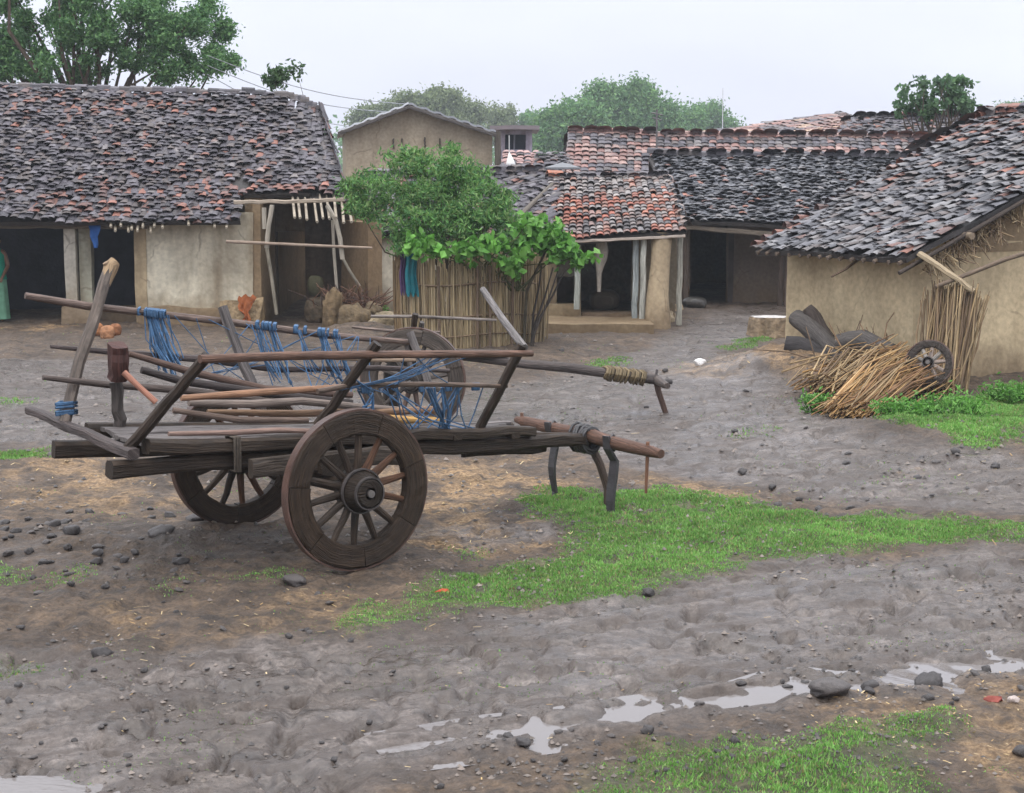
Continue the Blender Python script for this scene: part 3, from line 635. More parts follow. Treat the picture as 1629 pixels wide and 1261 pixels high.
def brush():
    rng = np.random.default_rng(5); b = MB(); c = at(556, 500, 29.0) * V(1, 1, 0) + V(0, 0, .25)
    for k in range(110):
        a = rng.uniform(-1.2, 1.2); l = rng.uniform(.3, .75); p = c + V(rng.normal(0, .28), rng.normal(.3, .2), .1); q = p + V(math.sin(a) * l, rng.normal(0, .2), abs(math.cos(a)) * l * .65)
        b.tube([p, (p + q) / 2 + rng.normal(0, .04, 3), q], [.012, .01, .006], 4, pick(rng, [(.12, .06, .04), (.17, .09, .06), (.09, .06, .045)], 1)[0])
    tag(b.build('brushwood', M['wood_dry'], None, c), 'tangle of dark reddish brushwood piled behind the mud lumps', 'brushwood')
brush()
rng = np.random.default_rng(77)
for k, (u, v) in enumerate(((156, 536), (171, 539), (184, 533))):
    p = gpt(u, v); lump('clay_pot', ('leftmost of three small orange clay pots on the ground before the verandah', 'middle and largest of three small orange clay pots before the verandah', 'rightmost of three small orange clay pots, set slightly farther back')[k], 'clay pot', (p[0], p[1], p[2] + .10), (.10 + .02 * (k == 1), .1, .11 + .02 * (k == 1)), ((.27, .12, .055), (.34, .17, .09), (.25, .11, .055))[k], 'mudclod', 40 + k, 'orange clay pots before the verandah', .14)
def blue_cloth():
    b = MB(); y = 29.3; pts = []
    for (u, v, w_) in ((150, 356, 10), (151, 366, 8), (149, 376, 6), (152, 388, 4), (152, 394, 3)):
        for s_ in (-1, -.3, .3, 1): p = at(u + s_ * w_, v, y + .04 * math.sin(s_ * 4 + v)); pts.append(p)
    q = [np.asarray(p) + V(0, .02, 0) for p in pts]; n = 4
    f = [(i * n + k, i * n + k + 1, (i + 1) * n + k + 1, (i + 1) * n + k) for i in range(4) for k in range(3)]
    b.add(pts + q, f + [tuple(20 + z for z in g[::-1]) for g in f], (.045, .14, .42), None, True)
    tag(b.build('hanging_cloth', M['cloth'], None, at(150, 394, y)), 'bright blue rag hanging from the eave beside the verandah pillar', 'cloth')
blue_cloth()

# --- small whitewashed house between the left house and the reed enclosure
def white_house():
    Yw = 31.2; h = thing('whitewashed_house', 'low whitewashed house half hidden behind the tree, with grey tiled roof', 'house', (-1.5, Yw, 0))
    x0, x1 = xa(578, Yw), xa(868, Yw); b = MB(); b.box(x0, x1, Yw, Yw + .3, -.2, 1.6, (.74, .69, .58)); b.box(x0, x1, Yw + 3.6, Yw + 3.9, -.2, 1.6, MUDG); b.box(x0, x0 + .3, Yw + .31, Yw + 3.59, -.2, 2, MUDG); b.box(x1 - .3, x1, Yw + .31, Yw + 3.59, -.2, 2, MUDG); b.build('wall', M['lime'], h)
    r = MB(); e0, e1 = at(582, 374, 30.98), at(880, 371, 30.98); r0, r1 = at(585, 282, 33.0), at(885, 270, 33.0)
    tile_roof(r, e0, e1, r0, r1, .16, .17, lambda u, v: .12, 14, 1.0); ridge_caps(r, r0 + V(0, 0, .06), r1 + V(0, 0, .06), 9)
    tile_roof(r, V(e1[0], 35.4, e1[2]), V(e0[0], 35.4, e0[2]), r1, r0, .2, .3, lambda u, v: .1, 15, .5); r.build('roof', M['tile'], h)
white_house()

# --- centre house with mixed red and grey tiles
def centre_house():
    Yw = 30.0; h = thing('tiled_house', 'small house in the middle with patched red and grey tile roof and pillared doorway', 'house', (1.8, Yw, 0))
    pl = MB(); pl.box(xa(862, 28), xa(1040, 28), 28, 33.6, -.2, .14, (.30, .235, .15), amp=.03); pl.build('plinth', M['mud'], h)
    w_ = MB(); W = lambda u0, u1, z0, z1, col, y=Yw: w_.box(xa(u0, y), xa(u1, y), y, y + .25, z0, z1, col)
    W(850, 886, .1, 1.75, (.34, .27, .18)); W(886, 915, .1, .30, (.32, .25, .16)); W(886, 915, .85, 1.75, (.11, .105, .09)); W(915, 925, .1, 1.75, (.30, .26, .18)); W(1006, 1075, .1, 1.75, (.22, .19, .14))
    W(925, 1006, 1.52, 1.75, (.10, .08, .06)); w_.box(xa(868, 29.5), xa(925, 29.5), 29.55, 29.98, .1, .36, (.36, .285, .18), amp=.03)
    x0, x1 = xa(850, Yw), xa(1075, Yw); w_.box(x0, x1, 33.3, 33.5, .1, 1.75, MUDG); w_.box(x0, x0 + .2, Yw + .26, 33.29, .1, 1.9, MUDG); w_.box(x1 - .2, x1, Yw + .26, 33.29, .1, 1.9, MUDG); w_.build('wall', M['mud'], h)
    for u0, u1, c, y, zb in ((914, 922, (.33, .35, .32), 29.3, .3), (1006, 1014, (.30, .33, .33), 29.25, .1), (1017, 1028, (.40, .40, .36), 29.15, .1), (1077, 1084, (.36, .35, .30), 29.4, 0)):
        p = MB(); a_, b__ = xa(u0, y), xa(u1, y); p.beam(((a_ + b__) / 2, y, zb), ((a_ + b__) / 2 + .01, y, 1.72), b__ - a_, .1, c); p.build('pillar', M['wood_dry'], h)
    m = MB(); a_ = at(1046, 520, 28.9); a_[2] = -.1
    m.tube([a_, at(1046, 470, 29.0), at(1050, 420, 29.1), at(1053, 372, 29.2)], [.26, .19, .17, .19], 12, (.36, .285, .19), .04); m.build('mud_column', M['mud'], h)
    s_ = MB(); s_.box(xa(925, 29.9), xa(1004, 29.9), 29.6, 29.99, .1, .2, (.16, .12, .09)); s_.build('door_sill', M['mud'], h)
    r = MB(); e0, e1 = at(862, 384, 29.0), at(1092, 368, 29.0); r0, r1 = at(872, 285, 31.6), at(1062, 282, 31.6)
    red = lambda u, v: .12 + .50 * (v < .62) * (u > .05) * (vn(v * 9, 0, 0, 3) > .42)
    tile_roof(r, e0, e1, r0, r1, .115, .14, red, 21, .42, red=[(.29, .105, .075), (.34, .135, .09), (.22, .09, .065), (.25, .14, .11)], grey=[(.15, .14, .145), (.22, .20, .195), (.09, .082, .085), (.29, .26, .245), (.17, .13, .12)], sag=.09, light=.2, skip=.04, arch=.62)
    ridge_caps(r, r0 + V(0, 0, .07), r1 + V(0, 0, .05), 6, .12, .25, GREY + [(.34, .14, .09)], sag=.06)
    ridge_caps(r, r1 + V(0, 0, .05), e1 + V(0, .1, .08), 8, .10, .25, [(.30, .22, .19), (.22, .17, .15), (.36, .30, .27)])
    tile_roof(r, V(e1[0], 34.0, e1[2]), V(e0[0], 34.0, e0[2]), r1, r0, .2, .3, lambda u, v: .2, 22, .5)
    r.add([r1, e1, V(e1[0], 34.0, e1[2])], [(0, 1, 2)], (.05, .045, .04)); r.add([r0, e0, V(e0[0], 34.0, e0[2])], [(0, 1, 2)], (.05, .045, .04)); r.build('roof', M['tile'], h)
    b = MB(); b.beam(at(870, 379, 29.02) - V(0, 0, .07), at(1090, 371, 29.02) - V(0, 0, .05), .07, .05, (.45, .38, .33), n=16); b.build('eave_beam', M['wood_dry'], h)
    hp = MB(); tile_roof(hp, at(788, 352, 30.3), at(868, 372, 29.2), at(800, 288, 32.5), at(876, 284, 31.6), .16, .16, lambda u, v: .06, 23, 1.0); hp.build('lean_to_roof', M['tile'], h)
    random.seed(9)
    for (u0, v0, u1, v1) in ((818, 352, 880, 292), (846, 356, 905, 300)):
        b = MB(); b.tube([at(u0, v0, 29.7), at(u1, v1, 31.2)], [.05, .04], 6, (.14, .12, .10), .1); b.build('roof_pole', M['wood_dry'], h)
centre_house()
def things_centre():
    b = MB(); y = 29.5; L = []
    for v, w_, u in ((384, 8, 957), (398, 11, 957), (412, 10, 956), (426, 6, 954), (436, 4, 953), (464, 3, 953)):
        for k in range(8): a = k / 8 * 2 * math.pi; L.append(at(u + w_ * math.cos(a), v, y + .06 * math.sin(a) * (1 + .4 * math.sin(3 * a))))
    b.add(L, [(i * 8 + k, i * 8 + (k + 1) % 8, (i + 1) * 8 + (k + 1) % 8, (i + 1) * 8 + k) for i in range(5) for k in range(8)], (.42, .38, .33), None, True)
    tag(b.build('hanging_bundle', M['cloth'], None, at(953, 464, y)), 'pale cloth bundle hanging in the middle doorway with its cord trailing down', 'bundle')
    p = at(962, 470, 31.0); p[2] = .35; lump('grain_basket', 'dark round basket inside the middle house doorway', 'basket', (p[0], p[1], .34), (.30, .25, .2), (.12, .09, .06), 'reed', 51, rough=.08)
    for k, (u, v, r, c, lab) in enumerate(((1074, 500, .17, (.30, .23, .15), 'pale mud clod at the foot of the leaning mud column, nearest the road'), (1056, 512, .2, (.34, .27, .18), 'rounded mud clod against the left base of the mud column'), (1080, 478, .15, (.16, .10, .07), 'dark reddish clod on top of the pile beside the mud column'))):
        q = gp(u, v); lump('mud_clod', lab, 'mud clod', (q[0], q[1] - (.6 if k == 2 else 0), .08 + (.25 if k == 2 else 0)), (r, r, r * .8), c, seed=60 + k, group='clods around the mud column')
    # satellite-like tin bowl and cloth on the ridge behind
    q = at(895, 266, 32.6); b = MB(); n = 14
    vs = [q + V(0, 0, .10)] + [q + V(math.cos(a) * .36, math.sin(a) * .2, 0) for a in np.linspace(0, 2 * math.pi, n, endpoint=False)] + [q + V(math.cos(a) * .36, math.sin(a) * .2, -.04) for a in np.linspace(0, 2 * math.pi, n, endpoint=False)]
    b.add(vs, [(0, 1 + k, 1 + (k + 1) % n) for k in range(n)] + [(1 + k, 1 + n + k, 1 + n + (k + 1) % n, 1 + (k + 1) % n) for k in range(n)], (.15, .155, .165)); tag(b.build('tin_basin', M['sheet'], None, q), 'upturned grey tin basin lying on the ridge of the patched roof', 'basin')
things_centre()

# --- dark-roofed house behind the gap
def dark_house():
    Yw = 33.8; h = thing('dark_house', 'house with blackish tile roof and a wide dark open front, behind the patched house', 'house', (5, Yw, 0))
    e0, e1 = at(1088, 350, 33.0), at(1400, 372, 33.0); r0, r1 = at(1032, 246, 37.5), at(1462, 250, 37.5)
    r = MB(); tile_roof(r, e0, e1, r0, r1, .15, .12, lambda u, v: .03 + .10 * (abs(v - .3) < .1), 31, 1.05, grey=[(.075, .078, .09), (.11, .11, .122), (.05, .052, .06), (.15, .148, .155)], sag=.12)
    ridge_caps(r, r0 + V(0, 0, .05), r1 + V(0, 0, .05), 13, sag=.04); tile_roof(r, V(e1[0], 41.5, 1.7), V(e0[0], 41.5, 1.7), r1, r0, .25, .35, lambda u, v: .1, 32, .5)
    r.build('roof', M['tile'], h)
    w_ = MB(); x0, x1 = xa(1086, Yw), xa(1400, Yw)
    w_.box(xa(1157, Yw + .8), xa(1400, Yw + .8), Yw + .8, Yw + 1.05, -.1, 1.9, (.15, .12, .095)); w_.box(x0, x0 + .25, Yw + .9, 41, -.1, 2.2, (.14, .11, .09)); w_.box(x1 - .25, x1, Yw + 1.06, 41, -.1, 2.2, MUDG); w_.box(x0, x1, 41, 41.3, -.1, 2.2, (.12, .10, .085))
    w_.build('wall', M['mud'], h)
    for u in (1090, 1252, 1243):
        p = MB(); p.beam((xa(u, Yw - .3), Yw - .3 + (u == 1243) * .2, -.05), (xa(u, Yw - .3), Yw - .3, 1.72), .10, .10, (.10, .075, .06)); p.build('post', M['wood_dry'], h)
    d = MB(); d.box(xa(1158, Yw + .8), xa(1166, Yw + .8), Yw + .72, Yw + .79, 0, 1.6, (.07, .06, .055)); d.build('door_frame', M['dark'], h)
    t_ = MB(); t_.beam(at(1090, 353, 33.1) - V(0, 0, .1), at(1300, 370, 33.1) - V(0, 0, .1), .08, .1, (.16, .13, .10), n=14); t_.build('eave_beam', M['wood_dry'], h)
dark_house()
q = gp(1105, 489); lump('stone_mortar', 'low dark stone mortar on the ground before the open dark front', 'mortar', (q[0], q[1], .1), (.25, .2, .12), (.06, .055, .05), 'stone', 71, rough=.15)

# --- long red roof and the roofs behind it
def far_houses():
    PINK = [(.26, .145, .125), (.225, .125, .11), (.31, .205, .18), (.20, .125, .115), (.165, .13, .125)]
    h = thing('red_roofed_house', 'long house with faded pink-red tile roof stretching behind the dark-roofed house', 'house', (8, 42, 0)); r = MB()
    e0, e1 = at(898, 292, 42), at(1500, 296, 42); r0, r1 = at(905, 210, 45.5), at(1478, 221, 45.5)
    tile_roof(r, e0, e1, r0, r1, .2, .26, lambda u, v: .85 - .6 * (v < .35) - .7 * (abs(v - .8) < .10), 41, .4, red=PINK, sag=.09, light=.10)
    ridge_caps(r, r0 + V(0, 0, .08), r1 + V(0, 0, .08), 17, .085, .3, PINK, sag=.05); tile_roof(r, V(e1[0], 49, e1[2]), V(e0[0], 49, e0[2]), r1, r0, .4, .5, lambda u, v: .8, 42, .3)
    r.build('roof', M['tile'], h); w_ = MB(); w_.box(e0[0] + .3, e1[0] - .3, 42.4, 42.7, -.1, 2.5, (.33, .20, .16)); w_.box(e0[0] + .3, e1[0] - .3, 48.3, 48.6, -.1, 2.5, MUDG)
    for x in (e0[0] + .3, e1[0] - .6): w_.box(x, x + .3, 42.71, 48.29, -.1, 2.5, (.30, .2, .16)); gable(w_, (x, 42.5, 2.5), (x, 48.5, 2.5), (x, 45.5, 3.7), (.3, 0, 0), (.28, .2, .16))
    w_.build('wall', M['mud'], h)
    h = thing('gabled_red_house', 'low-pitched pinkish roof sloping to the left, rising behind the long red roof', 'house', (13, 53, 0)); r = MB()
    e0, e1 = at(1085, 216, 52), at(1310, 238, 48.5); r0, r1 = at(1330, 184, 55), at(1372, 194, 50)
    tile_roof(r, e0, e1, r0, r1, .25, .3, lambda u, v: .75, 43, .5, red=PINK + [(.40, .28, .20)], sag=.06, light=.08); ridge_caps(r, r0 + V(0, 0, .08), r1 + V(0, 0, .08), 18, .10, .35, [(.10, .09, .09), (.16, .11, .10)]); r.build('roof', M['tile'], h)
    w_ = MB(); w_.box(e1[0] - 3.0, r1[0] + 1, 49.2, 49.5, -.1, 2.9, MUDG); w_.box(e0[0] + .3, r0[0] + 2, 55.2, 55.5, -.1, 2.9, MUDG); w_.build('wall', M['mud'], h)
    h = thing('grey_roofed_house', 'grey-black tiled roof beyond the long red roof, below the round-leaved tree', 'house', (16, 50, 0)); r = MB()
    e0, e1 = at(1290, 246, 46.5), at(1600, 250, 46.5); r0, r1 = at(1368, 186, 51), at(1565, 186, 51)
    tile_roof(r, e0, e1, r0, r1, .22, .26, lambda u, v: .12, 44, .8, sag=.08); ridge_caps(r, r0 + V(0, 0, .06), r1 + V(0, 0, .06), 19, .09, .3, GREY + RED); tile_roof(r, V(e1[0], 55.5, e1[2]), V(e0[0], 55.5, e0[2]), r1, r0, .4, .5, lambda u, v: .2, 45, .4); r.build('roof', M['tile'], h)
    w_ = MB(); w_.box(e0[0] + .4, e1[0] - .3, 47.2, 47.5, -.1, 2.9, MUDG); w_.box(e0[0] + .4, e1[0] - .3, 55, 55.3, -.1, 2.9, MUDG); w_.build('wall', M['mud'], h)
    h = thing('pink_roofed_house', 'pale pink tiled roof at the right edge behind the ochre house', 'house', (12.3, 40, 0)); r = MB()
    e0, e1 = at(1535, 236, 37), at(1760, 236, 37); r0, r1 = at(1562, 182, 40), at(1760, 180, 40)
    tile_roof(r, e0, e1, r0, r1, .2, .24, lambda u, v: .8, 46, .4, red=PINK, light=.2); tile_roof(r, V(e1[0], 43, e1[2]), V(e0[0], 43, e0[2]), r1, r0, .4, .5, lambda u, v: .7, 47, .3); r.build('roof', M['tile'], h)
    w_ = MB(); w_.box(e0[0] + .3, e1[0], 37.5, 37.8, -.1, 3.1, MUDG); w_.box(e0[0] + .3, e1[0], 42.4, 42.7, -.1, 3.1, MUDG); w_.build('wall', M['mud'], h)
far_houses()
def gable_house():
    Y = 42.0; h = thing('gable_house', 'tall plain mud-plastered house showing its gable end under a thin metal sheet roof', 'house', at(665, 279, Y) * V(1, 1, 0))
    a = at(650, 168, Y); l = at(549, 206, Y); r_ = at(783, 207, Y); w_ = MB(); D = V(-.9, 8, 0)
    F_ = [V(l[0], Y, -.1), V(r_[0], Y, -.1), r_, a, l]; w_.add(F_ + [p + D for p in F_], [(0, 1, 2, 3, 4), (9, 8, 7, 6, 5)] + [(k, k + 5, (k + 1) % 5 + 5, (k + 1) % 5) for k in range(5)], (.37, .31, .23)); w_.build('wall', M['mud'], h)
    rf = MB()
    for p, q, c in ((at(538, 207, Y - .35), at(650, 163, Y - .35), (.62, .64, .68)), (at(650, 163, Y - .35), at(789, 208, Y - .35), (.30, .31, .34))):
        L = np.linalg.norm(q - p); n = int(L / .09); vs = []
        for i in range(n + 1):
            b = p + (q - p) * i / n; vs += [b + V(0, 0, .025 * math.sin(i * 1.6)), b + V(-.95, 8.6, .025 * math.sin(i * 1.6))]
        m = len(vs); vs += [x - V(0, 0, .05) for x in vs]
        rf.add(vs, [(2 * i, 2 * i + 2, 2 * i + 3, 2 * i + 1) for i in range(n)] + [(m + 2 * i, m + 2 * i + 1, m + 2 * i + 3, m + 2 * i + 2) for i in range(n)] + [(2 * i, m + 2 * i, m + 2 * i + 2, 2 * i + 2) for i in range(n)], c)
    rf.build('sheet_roof', M['sheet'], h)
    for p, q in ((at(538, 209, Y - .38), at(650, 166, Y - .38)), (at(650, 166, Y - .38), at(789, 211, Y - .38))):
        b = MB(); b.beam(p - V(0, 0, .06), q - V(0, 0, .06), .05, .09, (.09, .08, .075)); b.build('verge_board', M['wood_dry'], h)
    for u, v in ((626, 236), (640, 236), (676, 234), (700, 236), (716, 238)):
        b = MB(); q = at(u, v, Y); b.beam(q + V(0, -.03, 0), q + V(0, -.02, .25), .10, .03, (.06, .05, .045)); b.build('vent_slot', M['dark'], h)
    b = MB(); b.beam(at(792, 209, Y - .2), V(at(792, 209, Y)[0], Y - .2, 0), .16, .16, (.10, .085, .07)); b.build('side_wall_strip', M['wood_dry'], h)  # dark strip standing in for the house's dark right side wall
gable_house()
def lavender_house():
    Y = 58.0; h = thing('lavender_house', 'small pale lavender house with flat overhanging roof and one dark window, far behind', 'house', at(822, 279, Y) * V(1, 1, 0)); w_ = MB(); x0, x1 = xa(794, Y), xa(846, Y); zt = za(207, Y)
    a, b = xa(804, Y), xa(836, Y); z0, z1 = za(238, Y), za(214, Y); C = (.46, .42, .52)
    w_.box(x0, a, Y, Y + .25, -.1, zt, C); w_.box(b, x1, Y, Y + .25, -.1, zt, C); w_.box(a, b, Y, Y + .25, -.1, z0, C); w_.box(a, b, Y, Y + .25, z1, zt, C); w_.box(x0, x1, Y + 4, Y + 4.2, -.1, zt, C); w_.box(x0, x0 + .2, Y + .26, Y + 3.99, -.1, zt, C); w_.box(x1 - .2, x1, Y + .26, Y + 3.99, -.1, zt, C); w_.build('wall', M['lime'], h)
    g = MB(); g.box(a, b, Y + .12, Y + .16, z0, z1, (.025, .03, .045)); wd = g.build('window', M['dark'], h)
    f = MB(); f.box(a + .3, a + .36, Y + .05, Y + .115, z0, z1, (.2, .2, .24)); f.build('window_bar', M['dark'], wd)
    r = MB(); r.box(x0 - .3, x1 + .25, Y - .9, Y + 4.6, zt, zt + .14, (.18, .15, .16)); r.build('roof', M['sheet'], h)
    h = thing('far_shed', 'low shed with dull pink tiles in front of the lavender house', 'shed', at(825, 279, 46) * V(1, 1, 0)); r = MB()
    tile_roof(r, at(796, 282, 45), at(855, 282, 45), at(800, 243, 48), at(856, 243, 48), .2, .25, lambda u, v: .8, 48, .5, red=[(.36, .22, .20), (.30, .18, .17)]); r.build('roof', M['tile'], h)
    w_ = MB(); w_.box(xa(798, 45.4), xa(855, 45.4), 45.4, 45.6, -.1, 2.4, MUDG); w_.build('wall', M['mud'], h)
    h = thing('grey_shed', 'low grey-tiled shed between the pink shed and the long red roof', 'shed', at(875, 279, 40) * V(1, 1, 0)); r = MB()
    tile_roof(r, at(850, 290, 39), at(900, 290, 39), at(850, 246, 42), at(902, 246, 42), .18, .2, lambda u, v: .15, 49, .9); r.build('roof', M['tile'], h)
    w_ = MB(); w_.box(xa(852, 39.4), xa(900, 39.4), 39.4, 39.6, -.1, 2.3, MUDG); w_.build('wall', M['mud'], h)
    b = MB(); q = at(812, 272, 40); n = 10
    b.add([at(810, 240, 40)] + [q + V(math.cos(a) * .17 * (1 + .25 * math.cos(3 * a)), math.sin(a) * .15, 0) for a in np.linspace(0, 2 * math.pi, n, endpoint=False)], [(0, 1 + k, 1 + (k + 1) % n) for k in range(n)] + [tuple(range(n, 0, -1))], (.75, .75, .74), None, True)
    b.tube([at(810, 242, 40), at(810, 215, 40)], .012, 5, (.6, .6, .6)); b.tube([q + V(0, 0, .05), q * V(1, 1, 0)], .04, 6, (.4, .4, .4))
    tag(b.build('white_flag', M['cloth'], None, q * V(1, 1, 0)), 'folded white flag cloth gathered into a cone on a thin pole', 'flag')
lavender_house()

# --- ochre house on the right
def right_house():
    En, Ef = at(1440, 410, 20.8), at(1200, 394, 23.9); En[2] = 1.62; Ef[2] = 1.62
    ed = nrm((Ef - En) * V(1, 1, 0)); rd = V(ed[1], -ed[0], 0); run = 4.3; hz = 1.98
    if rd[0] < 0: rd = -rd
    h = thing('ochre_house', 'smooth ochre mud house on the right under a steep grey tiled roof', 'house', (6.5, 22, 0))
    Rn = En + rd * run + V(0, 0, hz); Rf = Ef + rd * run + V(0, 0, hz); r = MB()
    tile_roof(r, Ef, En, Rf, Rn, .14, .12, lambda u, v: .05 + .35 * (u < .04) + .3 * (u > .96) + .2 * (v > .8), 51, grey=[(.10, .10, .112), (.135, .132, .142), (.058, .058, .066), (.19, .185, .19), (.115, .098, .096)], sag=.10, light=.06, skip=.02, jit=1.1)
    ridge_caps(r, Ef + V(0, 0, .03), Rf + V(0, 0, .04), 21, .075, .2, GREY + RED + RED); ridge_caps(r, Rf + V(0, 0, .07), Rn + V(0, 0, .07), 22, .12, .25, RED + GREY)
    Bn, Bf = Rn + rd * run - V(0, 0, hz), Rf + rd * run - V(0, 0, hz); tile_roof(r, Bn, Bf, Rn, Rf, .25, .3, lambda u, v: .1, 52, .6); r.build('roof', M['tile'], h)
    A = En + rd * .55 + ed * .48; A[2] = -.15; B = Ef + rd * .55 - ed * .05; B[2] = -.15; w_ = MB()
    w_.block(A, B - A, rd * .35, V(0, 0, 2.02), (.55, .445, .285), step=.2, amp=.035)
    Wd = rd * (run * 2 - 1.1); w_.block(A + rd * .35, Wd - rd * .35, ed * .35, V(0, 0, 1.98), (.55, .445, .285), step=.2, amp=.035)
    w_.block(B + rd * .35 - ed * .36, Wd - rd * .35, ed * .35, V(0, 0, 1.98), MUDG); w_.block(A + Wd - rd * .35 + ed * .36, B - A - ed * .73, rd * .35, V(0, 0, 1.98), MUDG)
    g0 = A + V(0, 0, 2.1); g1 = A + Wd + V(0, 0, 2.1); gm = (g0 + g1) / 2 + V(0, 0, 1.5)
    gable(w_, g0 - V(0, 0, .28) + rd * .4, g1 - V(0, 0, .28) - rd * .4, gm - V(0, 0, .15), ed * .3, (.30, .225, .14)); w_.build('wall', M['mud'], h)
    # verge: poles and clods of thatch under the gable overhang
    def along(t, z=-.1, o=.05): return En + rd * (run * t) + V(0, 0, hz * t + z) - ed * o
    b = MB(); b.tube([along(-.03, -.10), along(.3, -.12), along(.75, -.13)], [.028, .032, .03], 8, (.06, .046, .038), .06); b.build('verge_pole', M['wood_dry'], h)
    b = MB(); b.beam(at(1462, 403, 20.75), at(1550, 462, 20.45), .24, .06, (.33, .26, .17), n=9, w1=.10); b.build('eave_plank', M['wood_dry'], h)
    b = MB(); b.tube([at(1488, 456, 20.5), at(1545, 434, 20.55), at(1600, 412, 20.6), at(1690, 385, 20.7)], [.028, .03, .03, .028], 6, (.15, .11, .08), .08); b.build('tie_pole', M['wood_dry'], h)
    b = MB(); b.tube([at(1322, 440, 22.0), at(1345, 428, 22.0), at(1372, 408, 22.2)], [.015, .018, .02], 5, (.13, .09, .06)); b.build('eave_stick', M['wood_dry'], h)
    rng = np.random.default_rng(8); th = MB()
    for k in range(420):
        t = rng.uniform(.10, .80); p = along(t, -.16 - rng.random() * .28, -.06 - .25 * rng.random()); d = nrm(-ed * .5 + rd * rng.normal(-.2, .5) - V(0, 0, rng.uniform(.1, .7))); l = rng.uniform(.12, .34)
        th.tube([p, p + d * l], [.010, .006], 4, pick(rng, [(.33, .25, .15), (.25, .18, .11), (.40, .31, .20), (.17, .12, .08)], 1)[0])
    th.build('thatch_filling', M['reed'], h)
    for t in (.22, .48):
        b = MB(); b.tube([along(t, -.14, .15), along(t, -.14, -.8)], [.05, .05], 7, (.22, .17, .12), .05); b.build('purlin_end', M['wood_dry'], h)
    random.seed(12); L = [Ef * (1 - t) + En * t for t in np.linspace(.03, .97, 14)]
    rafter_row(h, [p - V(0, 0, .05) - rd * random.uniform(-.02, .06) for p in L], [p + rd * .8 + V(0, 0, .30) for p in L], .03, (.17, .13, .10))
    return A, B, ed, rd
RH = right_house()
